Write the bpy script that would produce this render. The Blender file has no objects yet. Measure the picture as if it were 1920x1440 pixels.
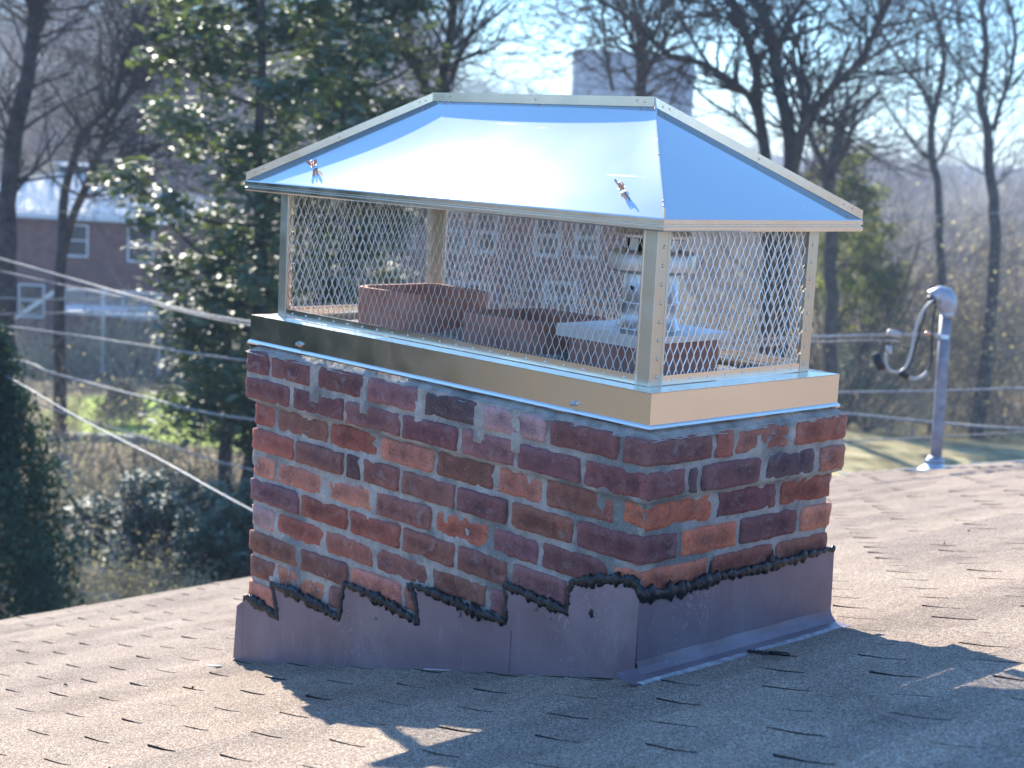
import bpy, math, random
import numpy as np
from mathutils import Vector, Matrix, noise

# ------------------------------------------------------------------ camera
SC = bpy.context.scene
COL = SC.collection
CAM = np.array([2.05955, -2.32325, 0.54334])
YAW, PITCH, ROLL, FPX = 2.383691, -0.149285, 0.050030, 3023.04
SUN_AZ, SUN_EL = 154.0, 28.6

def cam_axes():
    f = np.array([math.cos(PITCH)*math.cos(YAW), math.cos(PITCH)*math.sin(YAW), math.sin(PITCH)])
    r = np.array([math.sin(YAW), -math.cos(YAW), 0.0]); u = np.cross(r, f)
    c, s = math.cos(ROLL), math.sin(ROLL)
    return c*r+s*u, -s*r+c*u, f
AR, AU, AF = cam_axes()
cd = bpy.data.cameras.new('camera'); cam = bpy.data.objects.new('camera', cd); COL.objects.link(cam)
m = Matrix([[AR[0], AU[0], -AF[0], CAM[0]], [AR[1], AU[1], -AF[1], CAM[1]], [AR[2], AU[2], -AF[2], CAM[2]], [0, 0, 0, 1]])
cam.matrix_world = m
cd.sensor_width = 36.0; cd.lens = FPX/1920*36.0
cd.clip_start = 0.05; cd.clip_end = 6000
cd.dof.use_dof = True; cd.dof.focus_distance = 3.4; cd.dof.aperture_fstop = 5.4
SC.camera = cam

# ------------------------------------------------------------------ world, sun, exposure
W = bpy.data.worlds.new('World'); SC.world = W; W.use_nodes = True
nt = W.node_tree; nt.nodes.clear()
sky = nt.nodes.new('ShaderNodeTexSky'); sky.sky_type = 'NISHITA'; sky.sun_disc = False
sky.sun_elevation = math.radians(SUN_EL); sky.sun_rotation = math.radians(90-SUN_AZ)
sky.altitude = 100; sky.air_density = 1.0; sky.dust_density = 0.0; sky.ozone_density = 6.0
bg = nt.nodes.new('ShaderNodeBackground'); bg.inputs[1].default_value = 0.15
wo = nt.nodes.new('ShaderNodeOutputWorld')
tint = nt.nodes.new('ShaderNodeMix'); tint.data_type = 'RGBA'; tint.blend_type = 'MULTIPLY'; tint.inputs[0].default_value = 1.0
tint.inputs[7].default_value = (.79, .91, .98, 1)      # white balance of the clear winter sky
nt.links.new(sky.outputs[0], tint.inputs[6]); nt.links.new(tint.outputs[2], bg.inputs[0]); nt.links.new(bg.outputs[0], wo.inputs[0])
sd = bpy.data.lights.new('sun', 'SUN'); sd.energy = 4.4; sd.angle = math.radians(0.5); sd.color = (1.0, 0.93, 0.82)
so = bpy.data.objects.new('sun', sd); COL.objects.link(so)
a, e = math.radians(SUN_AZ), math.radians(SUN_EL)
SUNV = Vector((math.cos(e)*math.cos(a), math.cos(e)*math.sin(a), math.sin(e)))
so.rotation_euler = SUNV.to_track_quat('Z', 'Y').to_euler(); so.location = (0, 0, 30)
vs = SC.view_settings
vs.view_transform = 'Standard'; vs.look = 'None'; vs.gamma = 1; vs.use_curve_mapping = False
vs.exposure = 1.5
SC.render.engine = 'CYCLES'
SC.cycles.use_denoising = True
SC.cycles.max_bounces = 8; SC.cycles.volume_bounces = 0; SC.cycles.transparent_max_bounces = 8
SC.cycles.sample_clamp_indirect = 8.0

# ------------------------------------------------------------------ helpers
def ray(px, py):
    d = AF + AR*(px-960)/FPX - AU*(py-720)/FPX
    return d/np.linalg.norm(d)
def at(px, py, depth):
    return Vector(CAM + (AF + AR*(px-960)/FPX - AU*(py-720)/FPX)*depth)
def onp(px, py, ax, v):
    d = ray(px, py); t = (v-CAM[ax])/d[ax]
    return Vector(CAM+t*d)
RA, RB = -0.50775, 0.24848
def roofz(x, y=0): return RA+RB*x
def onroof(px, py):
    d = ray(px, py); n = np.array([-RB, 0, 1.0]); t = (RA-n@CAM)/(n@d)
    return Vector(CAM+t*d)

class MB:
    def __init__(s): s.v = []; s.f = []
    def add(s, vs, fs):
        o = len(s.v); s.v.extend([tuple(p) for p in vs]); s.f.extend([tuple(i+o for i in q) for q in fs])
    def box(s, lo, hi, M=None):
        x0, y0, z0 = lo; x1, y1, z1 = hi
        V = [Vector(p) for p in ((x0,y0,z0),(x1,y0,z0),(x1,y1,z0),(x0,y1,z0),(x0,y0,z1),(x1,y0,z1),(x1,y1,z1),(x0,y1,z1))]
        if M: V = [M @ p for p in V]
        s.add(V, [(0,3,2,1),(4,5,6,7),(0,1,5,4),(1,2,6,5),(2,3,7,6),(3,0,4,7)])
    def tube(s, pts, rad, n=6, cap=True, jit=0.0, rng=None):
        pts = [Vector(p) for p in pts]
        if not hasattr(rad, '__len__'): rad = [rad]*len(pts)
        V = []; F = []; ref = None
        for i, p in enumerate(pts):
            a = pts[max(0, i-1)]; b = pts[min(len(pts)-1, i+1)]
            t = (b-a)
            t = t.normalized() if t.length > 1e-9 else Vector((0, 0, 1))
            if ref is None:
                ref = Vector((0, 0, 1)).cross(t)
                if ref.length < 0.1: ref = Vector((1, 0, 0)).cross(t)
            ref = (ref - t*ref.dot(t))
            ref = ref.normalized() if ref.length > 1e-9 else t.orthogonal().normalized()
            w = t.cross(ref)
            for k in range(n):
                an = 2*math.pi*k/n; r = rad[i]
                if jit: r *= 1+jit*(rng.random()-.5)*2
                V.append(p+(ref*math.cos(an)+w*math.sin(an))*r)
        for i in range(len(pts)-1):
            for k in range(n):
                k2 = (k+1) % n
                F.append((i*n+k, i*n+k2, (i+1)*n+k2, (i+1)*n+k))
        if cap:
            F.append(tuple(range(n-1, -1, -1))); F.append(tuple((len(pts)-1)*n+k for k in range(n)))
        s.add(V, F)
    def prism(s, poly, off):           # planar polygon (3D points) given thickness by vector off
        n = len(poly); off = Vector(off)
        V = [Vector(p) for p in poly]+[Vector(p)+off for p in poly]
        F = [tuple(range(n)), tuple(range(2*n-1, n-1, -1))]
        for i in range(n):
            j = (i+1) % n; F.append((j, i, i+n, j+n))
        s.add(V, F)
    def loft(s, prof_a, prof_b):       # sheet between two polylines
        n = len(prof_a); s.add(list(prof_a)+list(prof_b), [(i, i+1, n+i+1, n+i) for i in range(n-1)])
    def sphere(s, c, r, nu=8, nv=6, sc=(1, 1, 1)):
        V = []; F = []; c = Vector(c)
        for j in range(nv+1):
            th = math.pi*j/nv
            for i in range(nu):
                ph = 2*math.pi*i/nu
                V.append(c+Vector((r*sc[0]*math.sin(th)*math.cos(ph), r*sc[1]*math.sin(th)*math.sin(ph), r*sc[2]*math.cos(th))))
        for j in range(nv):
            for i in range(nu):
                i2 = (i+1) % nu; F.append((j*nu+i, (j+1)*nu+i, (j+1)*nu+i2, j*nu+i2))
        s.add(V, F)
    def build(s, name, mat, parent=None, smooth=False, recalc=True):
        me = bpy.data.meshes.new(name); me.from_pydata(s.v, [], s.f)
        if recalc:
            import bmesh
            b = bmesh.new(); b.from_mesh(me); bmesh.ops.recalc_face_normals(b, faces=b.faces); b.to_mesh(me); b.free()
        return link(name, me, mat, parent, smooth)
def link(name, me, mat, parent=None, smooth=False):
    if mat and not me.materials: me.materials.append(mat)
    if smooth: me.polygons.foreach_set('use_smooth', [True]*len(me.polygons))
    o = bpy.data.objects.new(name, me); COL.objects.link(o)
    if parent: o.parent = parent
    return o
def npmesh(name, V, F, mat, parent=None, smooth=False):
    V = np.asarray(V, dtype=np.float32); F = np.asarray(F, dtype=np.int32)
    me = bpy.data.meshes.new(name); k = F.shape[1]
    me.vertices.add(len(V)); me.vertices.foreach_set('co', V.ravel())
    me.loops.add(F.size); me.loops.foreach_set('vertex_index', F.ravel())
    me.polygons.add(len(F)); me.polygons.foreach_set('loop_start', np.arange(len(F), dtype=np.int32)*k)
    me.update(calc_edges=True)
    return link(name, me, mat, parent, smooth)
def thing(name, label, cat, loc=(0, 0, 0), group=None):
    o = bpy.data.objects.new(name, None); COL.objects.link(o); o.location = loc
    o.empty_display_size = 0.1
    return tag(o, label, cat, group)
def tag(o, label=None, cat=None, group=None, kind=None):
    if label: o['label'] = label
    if cat: o['category'] = cat
    if group: o['group'] = group
    if kind: o['kind'] = kind
    return o

# ------------------------------------------------------------------ materials
def mat(name, col=(.5,.5,.5), rough=.6, metal=0.0, spec=.5):
    m = bpy.data.materials.new(name); m.use_nodes = True
    b = m.node_tree.nodes['Principled BSDF']
    b.inputs['Base Color'].default_value = (*col, 1); b.inputs['Roughness'].default_value = rough
    b.inputs['Metallic'].default_value = metal; b.inputs['Specular IOR Level'].default_value = spec
    return m
class NT:
    def __init__(s, m): s.t = m.node_tree; s.b = s.t.nodes['Principled BSDF']; s.co = s.t.nodes.new('ShaderNodeTexCoord')
    def n(s, k, **kw):
        x = s.t.nodes.new(k)
        for a, v in kw.items(): setattr(x, a, v)
        return x
    def l(s, a, b): s.t.links.new(a, b)
    def noise(s, scale, detail=4, rough=.55, vec=None, dist=0):
        x = s.n('ShaderNodeTexNoise'); x.inputs['Scale'].default_value = scale; x.inputs['Detail'].default_value = detail
        x.inputs['Roughness'].default_value = rough; x.inputs['Distortion'].default_value = dist
        s.l(vec or s.co.outputs['Object'], x.inputs['Vector']); return x.outputs['Fac']
    def ramp(s, fac, stops):
        r = s.n('ShaderNodeValToRGB'); el = r.color_ramp.elements
        while len(el) < len(stops): el.new(.5)
        for e_, (p, c) in zip(el, stops): e_.position = p; e_.color = (*c, 1) if hasattr(c, '__len__') else (c, c, c, 1)
        s.l(fac, r.inputs[0]); return r.outputs[0]
    def mix(s, fac, a, b, mode='MIX'):
        x = s.n('ShaderNodeMix', data_type='RGBA', blend_type=mode)
        for sock, v in ((x.inputs[0], fac), (x.inputs[6], a), (x.inputs[7], b)):
            if hasattr(v, 'links') or hasattr(v, 'is_linked'): s.l(v, sock)
            elif hasattr(v, '__len__'): sock.default_value = (*v, 1)
            else: sock.default_value = v
        return x.outputs[2]
    def math(s, op, a, b=0.0):
        x = s.n('ShaderNodeMath', operation=op)
        for sock, v in ((x.inputs[0], a), (x.inputs[1], b)):
            if hasattr(v, 'is_linked'): s.l(v, sock)
            else: sock.default_value = v
        return x.outputs[0]
    def bump(s, h, strength=.3, dist=.002, nrm=None):
        x = s.n('ShaderNodeBump'); x.inputs['Strength'].default_value = strength; x.inputs['Distance'].default_value = dist
        s.l(h, x.inputs['Height'])
        if nrm: s.l(nrm, x.inputs['Normal'])
        s.l(x.outputs[0], s.b.inputs['Normal']); return x.outputs[0]
    def base(s, c): s.l(c, s.b.inputs['Base Color'])
def noisy(name, a, b, scale, rough=.8, bump=0, bdist=.01, metal=0, spec=.3, lo=.35, hi=.65, detail=5):
    m = mat(name, a, rough, metal, spec); t = NT(m); f = t.noise(scale, detail)
    t.base(t.ramp(f, [(lo, a), (hi, b)]))
    if bump: t.bump(t.noise(scale*3, 4), bump, bdist)
    return m
def rand_vec(t):       # object coords shifted per object
    oi = t.n('ShaderNodeObjectInfo'); ad = t.n('ShaderNodeVectorMath', operation='ADD')
    sc = t.n('ShaderNodeVectorMath', operation='SCALE'); cb = t.n('ShaderNodeCombineXYZ')
    t.l(oi.outputs['Random'], cb.inputs[0]); t.l(oi.outputs['Random'], cb.inputs[1]); sc.inputs['Scale'].default_value = 37
    t.l(cb.outputs[0], sc.inputs[0]); t.l(t.co.outputs['Object'], ad.inputs[0]); t.l(sc.outputs[0], ad.inputs[1])
    return ad.outputs[0], oi

def brick_mat():
    m = mat('brick', (.3,.1,.08), .85, 0, .25); t = NT(m); v, oi = rand_vec(t)
    c0 = oi.outputs['Color']
    n1 = t.noise(18, 6, .65, v); n2 = t.noise(70, 5, .7, v); n3 = t.noise(9, 6, .7, v, .6)
    dark = t.mix(1.0, c0, (.56, .54, .60), 'MULTIPLY')
    c = t.mix(t.ramp(n1, [(.42, 0.0), (.62, 1.0)]), c0, dark)
    warm = t.mix(1.0, c0, (1.5, 1.15, 1.0), 'MULTIPLY')
    c = t.mix(t.ramp(n3, [(.56, 0.0), (.66, .6)]), c, warm)
    c = t.mix(t.ramp(n2, [(.3, .35), (.42, 0.0)]), c, (.03, .025, .03))
    fl = t.noise(26, 7, .72, v, 1.0)
    c = t.mix(t.ramp(fl, [(.54, 0.0), (.72, .5)]), c, (.42, .38, .38))
    t.base(c)
    ge = t.n('ShaderNodeNewGeometry')
    c = t.mix(t.ramp(ge.outputs['Pointiness'], [(.505, 0.0), (.56, .45)]), c, t.mix(1.0, c0, (1.9, 1.9, 1.9), 'MULTIPLY'))
    pore = t.noise(230, 2, .6, v); c = t.mix(t.ramp(pore, [(.30, .75), (.40, 0.0)]), c, (.02, .015, .015))
    gr = t.noise(420, 2, .6, v); c = t.mix(t.ramp(gr, [(.60, 0.0), (.72, .5)]), c, t.mix(1.0, c0, (2.2, 2.3, 2.3), 'MULTIPLY'))
    t.base(c)
    h = t.math('ADD', t.noise(120, 5, .7, v), t.math('MULTIPLY', t.noise(26, 4, .6, v), 1.6))
    t.bump(h, 1.0, .005)
    return m
def mortar_mat():
    m = mat('mortar', (.4,.4,.38), .95, 0, .1); t = NT(m)
    n = t.noise(22, 6, .65); g = t.noise(300, 3, .7); q = t.noise(4.5, 4, .6)
    c = t.ramp(n, [(.3, (.34, .31, .275)), (.52, (.52, .48, .43)), (.72, (.66, .62, .56))])
    c = t.mix(t.ramp(q, [(.52, 0.0), (.60, .75)]), c, (.19, .21, .205))
    c = t.mix(t.ramp(g, [(.34, .5), (.44, 0.0)]), c, (.14, .13, .12)); c = t.mix(t.ramp(g, [(.56, 0.0), (.66, .5)]), c, (.72, .69, .64))
    t.base(c); t.bump(t.math('ADD', t.noise(90, 6, .7), t.math('MULTIPLY', g, .8)), 1.0, .006)
    return m
def metal_mat(name, col=(.78,.78,.76), r0=.10, r1=.26, bump=.02, streak=None, dirt=.0):
    m = mat(name, col, r0, 1.0); t = NT(m)
    mp = t.n('ShaderNodeMapping'); t.l(t.co.outputs['Object'], mp.inputs[0])
    mp.inputs['Scale'].default_value = streak or (1, 1, 1)
    n = t.noise(14, 6, .6, mp.outputs[0])
    mr = t.n('ShaderNodeMapRange'); t.l(n, mr.inputs[0]); mr.inputs[1].default_value = .3; mr.inputs[2].default_value = .7
    mr.inputs[3].default_value = r0; mr.inputs[4].default_value = r1; t.l(mr.outputs[0], t.b.inputs['Roughness'])
    if dirt:
        t.base(t.mix(t.ramp(t.noise(30, 6, .7), [(.5, 0.0), (.75, dirt)]), col, (.42, .40, .36)))
    if bump: t.bump(t.noise(2.2, 2, .4), bump, .05)
    return m
def cap_panel_mat():
    m = mat('stainless_panel', (.80,.81,.80), .3, 1.0); t = NT(m)
    mp = t.n('ShaderNodeMapping'); t.l(t.co.outputs['Object'], mp.inputs[0])
    mp.inputs['Rotation'].default_value = (0, 0, math.radians(58)); mp.inputs['Scale'].default_value = (3.0, 60, 30)
    s1 = t.noise(1.4, 8, .72, mp.outputs[0], .3)
    sc = t.ramp(s1, [(.64, 0.0), (.70, 1.0)])
    msk = t.ramp(t.noise(3.1, 3, .5), [(.47, 0.0), (.60, 1.0)])
    s = t.math('MULTIPLY', sc, msk)
    mr = t.math('ADD', t.math('MULTIPLY', s, .25), t.math('MULTIPLY', t.noise(5, 3, .5), .03))
    t.l(t.math('ADD', mr, .072), t.b.inputs['Roughness'])
    b2 = t.n('ShaderNodeBsdfAnisotropic'); b2.inputs['Roughness'].default_value = .52; b2.inputs['Color'].default_value = (.62, .68, .67, 1)
    mx = t.n('ShaderNodeMixShader'); mx.inputs[0].default_value = .034; out = [n for n in t.t.nodes if n.type == 'OUTPUT_MATERIAL'][0]
    t.l(t.b.outputs[0], mx.inputs[1]); t.l(b2.outputs[0], mx.inputs[2]); t.l(mx.outputs[0], out.inputs[0])
    t.base(t.mix(s, (.57, .56, .51), (.80, .80, .78)))
    t.bump(t.noise(1.7, 2, .4), .035, .05)
    return m
def shingle_mat():
    m = mat('shingle_granules', (.3,.26,.23), .95, 0, .15); t = NT(m); oi = t.n('ShaderNodeObjectInfo')
    geo = t.n('ShaderNodeNewGeometry')
    vo = t.n('ShaderNodeTexVoronoi'); vo.inputs['Scale'].default_value = 420; t.l(geo.outputs['Position'], vo.inputs['Vector'])
    sep = t.n('ShaderNodeSeparateColor'); t.l(vo.outputs['Color'], sep.inputs[0])
    g = t.ramp(sep.outputs[0], [(0, (.11, .09, .07)), (.25, (.235, .19, .143)), (.55, (.35, .295, .222)), (.85, (.46, .41, .325)), (1, (.66, .63, .54))])
    big = t.noise(2.6, 5, .6, geo.outputs['Position'])
    c = t.mix(.85, g, t.ramp(big, [(.3, (.60, .53, .52)), (.5, (.95, .87, .86)), (.72, (1.15, 1.08, 1.05))]), 'MULTIPLY')
    r = t.ramp(oi.outputs['Random'], [(0, (.86, .84, .86)), (.5, (1, .98, .97)), (1, (1.1, 1.05, 1.04))])
    c = t.mix(1.0, c, r, 'MULTIPLY')
    sc = t.ramp(t.noise(11, 6, .75, geo.outputs['Position'], .8), [(.66, 0.0), (.76, .45)])
    c = t.mix(sc, c, (.55, .55, .56))
    t.base(c)
    t.bump(sep.outputs[0], .9, .0016)
    return m

M = {}
M['brick'] = brick_mat(); M['mortar'] = mortar_mat(); M['panel'] = cap_panel_mat()
M['steel'] = metal_mat('stainless', (.76,.72,.65), .14, .24, .03)
M['steel_post'] = metal_mat('stainless_post', (.56,.54,.47), .24, .40, .02)
M['mesh'] = metal_mat('mesh_steel', (.76,.75,.73), .30, .45, 0)
M['seam'] = metal_mat('seam_steel', (.62,.56,.50), .14, .22, .01)
M['shingle'] = shingle_mat()
M['slot'] = mat('felt', (.02,.018,.018), .95)
M['copper'] = mat('copper_plated', (.85,.48,.36), .3, 1.0)
M['screw'] = mat('screw_steel', (.6,.6,.6), .3, 1.0)
M['galv'] = metal_mat('galvanised', (.62,.64,.66), .35, .55, .02, dirt=.4)
M['clay'] = noisy('clay_tile', (.34,.16,.12), (.48,.25,.19), 12, .85, .3, .003)
M['black_sealant'] = noisy('black_sealant', (.006,.007,.008), (.018,.02,.024), 40, .34, .8, .004, spec=.45)
M['white_caulk'] = noisy('white_caulk', (.32,.30,.30), (.58,.56,.55), 40, .7, .3, .003)
def flashing_mat():
    m = mat('painted_flashing', (.12,.075,.075), .42, 0, .5); t = NT(m)
    c = t.ramp(t.noise(5, 5, .6), [(.3, (.165, .112, .125)), (.7, (.245, .180, .200))])
    mp = t.n('ShaderNodeMapping'); t.l(t.co.outputs['Object'], mp.inputs[0]); mp.inputs['Scale'].default_value = (40, 40, 5)
    st = t.ramp(t.noise(1.6, 7, .8, mp.outputs[0], .5), [(.58, 0.0), (.70, .5)])
    c = t.mix(st, c, (.42, .36, .36))
    sp = t.math('MULTIPLY', t.ramp(t.noise(120, 2, .7), [(.60, 0.0), (.66, .7)]), t.ramp(t.noise(4, 3, .6), [(.55, 0.0), (.68, .8)])); c = t.mix(sp, c, (.55, .50, .50)); c = t.mix(t.ramp(t.noise(2.5, 6, .7, None, 1.2), [(.5, 0.0), (.7, .35)]), c, (.36, .30, .31))
    t.base(c); t.bump(t.noise(5, 3, .5), .5, .02); return m
M['flash'] = flashing_mat()
M['pole_paint'] = noisy('pole_paint', (.20,.19,.22), (.33,.31,.33), 14, .5, .1, .003, spec=.5)
M['head'] = noisy('cast_head', (.36,.36,.40), (.52,.50,.52), 10, .4, .1, .003, metal=.3, spec=.5)
M['wire_black'] = mat('wire_black', (.02,.02,.02), .5)
M['wire_grey'] = noisy('wire_weathered', (.25,.235,.21), (.45,.43,.40), 30, .6)
M['wire_pale'] = mat('wire_pale', (.46,.44,.41), .45)
M['black_plastic'] = mat('black_plastic', (.015,.015,.018), .45)
M['bark'] = noisy('bark', (.045,.036,.032), (.11,.09,.075), 5, .95, .6, .03)
M['bark_pale'] = noisy('bark_pale', (.12,.105,.09), (.24,.21,.18), 4, .95, .5, .03)
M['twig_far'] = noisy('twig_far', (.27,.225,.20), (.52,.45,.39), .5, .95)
M['twig_brush'] = noisy('twig_brush', (.34,.28,.20), (.62,.53,.41), 1.2, .9)
M['twig_brush2'] = noisy('twig_brush2', (.16,.125,.10), (.32,.26,.20), 1.2, .9)

def leaf_mat(name, a, b, rough=.5, spec=.5, trans=.2, tcol=None, scale=1.5):
    m = mat(name, a, rough, 0, spec); t = NT(m)
    c = t.ramp(t.noise(scale, 4, .7), [(.35, a), (.65, b)]); t.base(c)
    tr = t.n('ShaderNodeBsdfTranslucent'); tr.inputs[0].default_value = (*(tcol or b), 1)
    mx = t.n('ShaderNodeMixShader'); mx.inputs[0].default_value = trans
    out = [n for n in t.t.nodes if n.type == 'OUTPUT_MATERIAL'][0]
    t.l(t.b.outputs[0], mx.inputs[1]); t.l(tr.outputs[0], mx.inputs[2]); t.l(mx.outputs[0], out.inputs[0])
    return m
M['magnolia'] = leaf_mat('magnolia_leaf', (.030,.065,.040), (.10,.15,.08), .58, 1.0, .22, (.25,.34,.06))
M['magnolia'].node_tree.nodes['Principled BSDF'].inputs['IOR'].default_value = 1.62
M['cypress'] = leaf_mat('cypress_leaf', (.012,.050,.036), (.03,.085,.048), .6, .3, .12, (.05,.12,.03))
M['laurel'] = leaf_mat('laurel_leaf', (.07,.13,.08), (.17,.23,.14), .5, 1.0, .12, (.10,.18,.05))
M['yellowgreen'] = leaf_mat('yellowgreen_leaf', (.14,.17,.04), (.24,.25,.06), .6, .3, .4, (.40,.42,.08))
M['dryleaf'] = leaf_mat('dry_leaf', (.46,.37,.18), (.68,.57,.32), .8, .2, .45, (.62,.55,.26))

# ------------------------------------------------------------------ terrain
FH = np.array([AF[0], AF[1]]); FH /= np.linalg.norm(FH); RH = np.array([FH[1], -FH[0]])
def sm(x, a, b):
    t = np.clip((x-a)/(b-a), 0, 1); return t*t*(3-2*t)
def gz(x, y):
    dx, dy = x-CAM[0], y-CAM[1]; d = np.hypot(dx, dy)
    lat = (dx*RH[0]+dy*RH[1])/np.maximum(d, 1e-3)           # -1 left .. +1 right
    z = -3.5-.09*np.minimum(d, 66)-.012*np.clip(d-66, 0, 20)
    left = sm(-lat, -.12, .30)
    z = z + sm(d, 88, 210)*(5.0+8.0*left) + 1.5*sm(d, 210, 600)
    z = z + 0.25*np.sin(x*.31+1)*np.cos(y*.27)*sm(d, 12, 30) + sm(d, 60, 140)*1.0*np.sin(x*.05)*np.cos(y*.043+2)
    return z
def gp(px, depth, py=None):          # ground point under pixel column px at given depth
    p = at(px, 600, depth); return Vector((p.x, p.y, float(gz(p.x, p.y))))

rad = np.concatenate([[0.5], np.linspace(3, 80, 90), np.linspace(82, 260, 60), np.geomspace(270, 3500, 26)])
na = 300; ang = np.linspace(0, 2*np.pi, na, endpoint=False)
rr, aa = np.meshgrid(rad, ang, indexing='ij')
gx = CAM[0]+rr*np.cos(aa); gy = CAM[1]+rr*np.sin(aa); zz = gz(gx, gy)
V = np.stack([gx, gy, zz], -1).reshape(-1, 3)
i, j = np.meshgrid(np.arange(len(rad)-1), np.arange(na), indexing='ij'); j2 = (j+1) % na
F = np.stack([i*na+j, (i+1)*na+j, (i+1)*na+j2, i*na+j2], -1).reshape(-1, 4)
V = np.vstack([V, [[CAM[0], CAM[1], float(gz(CAM[0], CAM[1]))]]]); 
gm = mat('ground_litter', (.2,.16,.1), .95, 0, .1); t = NT(gm)
c = t.ramp(t.noise(1.3, 8, .75), [(.36, (.07, .055, .035)), (.5, (.20, .15, .085)), (.66, (.34, .27, .16))])
at_l = t.n('ShaderNodeAttribute', attribute_name='lawn')
grass = t.ramp(t.noise(2.0, 7, .7), [(.35, (.26, .36, .05)), (.62, (.50, .60, .12))])
dry = t.n('ShaderNodeAttribute', attribute_name='dry')
c = t.mix(at_l.outputs['Fac'], c, grass)
dg = t.ramp(t.noise(.9, 7, .7), [(.38, (.15, .13, .06)), (.5, (.36, .30, .15)), (.64, (.54, .46, .26))])
c = t.mix(dry.outputs['Fac'], c, dg)
t.base(c); t.bump(t.noise(5, 6, .7), .8, .08)
ground = npmesh('ground', V, F, gm, smooth=True); ground['kind'] = 'structure'
me = ground.data
dxy = V[:, :2]-CAM[:2]; dep = dxy@FH; lt = (dxy@RH)/np.maximum(dep, .1)
nz = np.array([noise.noise(Vector((p[0]*.35, p[1]*.35, 0))) for p in V])
u = lt*FPX+960
lawn = sm(dep+nz*3, 36, 39)*(1-sm(dep+nz*2, 52, 56))*sm(u+nz*40, 90, 150)*(1-sm(u, 470, 620))
dry_ = sm(dep+nz*4, 22, 30)*(1-sm(dep+nz*4, 56, 64))*sm(u+nz*60, 1350, 1560)
dry2 = (1-sm(dep+nz*3, 23, 25))*sm(dep+nz*2, 14, 16)*sm(u+nz*80, 60, 150)*(1-sm(u, 400, 620))*.8
for nm, arr in (('lawn', lawn), ('dry', np.maximum(dry_, dry2))):
    a_ = me.attributes.new(nm, 'FLOAT', 'POINT'); a_.data.foreach_set('value', arr.astype(np.float32))

# ------------------------------------------------------------------ our roof
EAVE_X, RIDGE_X, Y0, Y1 = -3.86, 4.3, -5.2, 6.22
EXPO, STRIP = 0.127, 0.914
SL = math.hypot(1, RB)
roof = thing('roof', None, None); roof['kind'] = 'structure'
uv = Vector((1, 0, RB)).normalized(); nv = Vector((-RB, 0, 1)).normalized(); yv = Vector((0, 1, 0))
b = MB()
dk = -0.014
def RP(x, y, h): return Vector((x, y, RA+RB*x))+nv*h
poly = [RP(EAVE_X+.01, Y0, dk), RP(RIDGE_X, Y0, dk), RP(RIDGE_X, Y1-.02, dk), RP(EAVE_X+.01, Y1-.02, dk)]
b.prism(poly, (0, 0, -.10))
zr = RA+RB*RIDGE_X
b.prism([Vector((RIDGE_X, Y0, zr-.02)), Vector((11.5, Y0, zr-.02-7.2*RB)), Vector((11.5, Y1-.02, zr-.02-7.2*RB)), Vector((RIDGE_X, Y1-.02, zr-.02))], (0, 0, -.10))
b.build('deck', M['shingle'], roof)
rb = MB(); rb.box((EAVE_X+.4, Y0+.3, -6.5), (11.0, Y1-.35, -1.62)); 
M['siding'] = noisy('house_brick_far', (.22,.10,.075), (.30,.14,.10), 6, .9, .3)
hw = rb.build('house_wall', M['siding']); hw['kind'] = 'structure'
b = MB(); b.prism([RP(EAVE_X-.0, Y0, -.012), RP(EAVE_X-.0, Y1, -.012), RP(EAVE_X, Y1, -.012)-Vector((0, 0, .14)), RP(EAVE_X, Y0, -.012)-Vector((0, 0, .14))], (-.02, 0, 0))
M['trim'] = mat('white_trim', (.7,.7,.68), .5)
b.build('fascia', M['trim'], roof)

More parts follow.
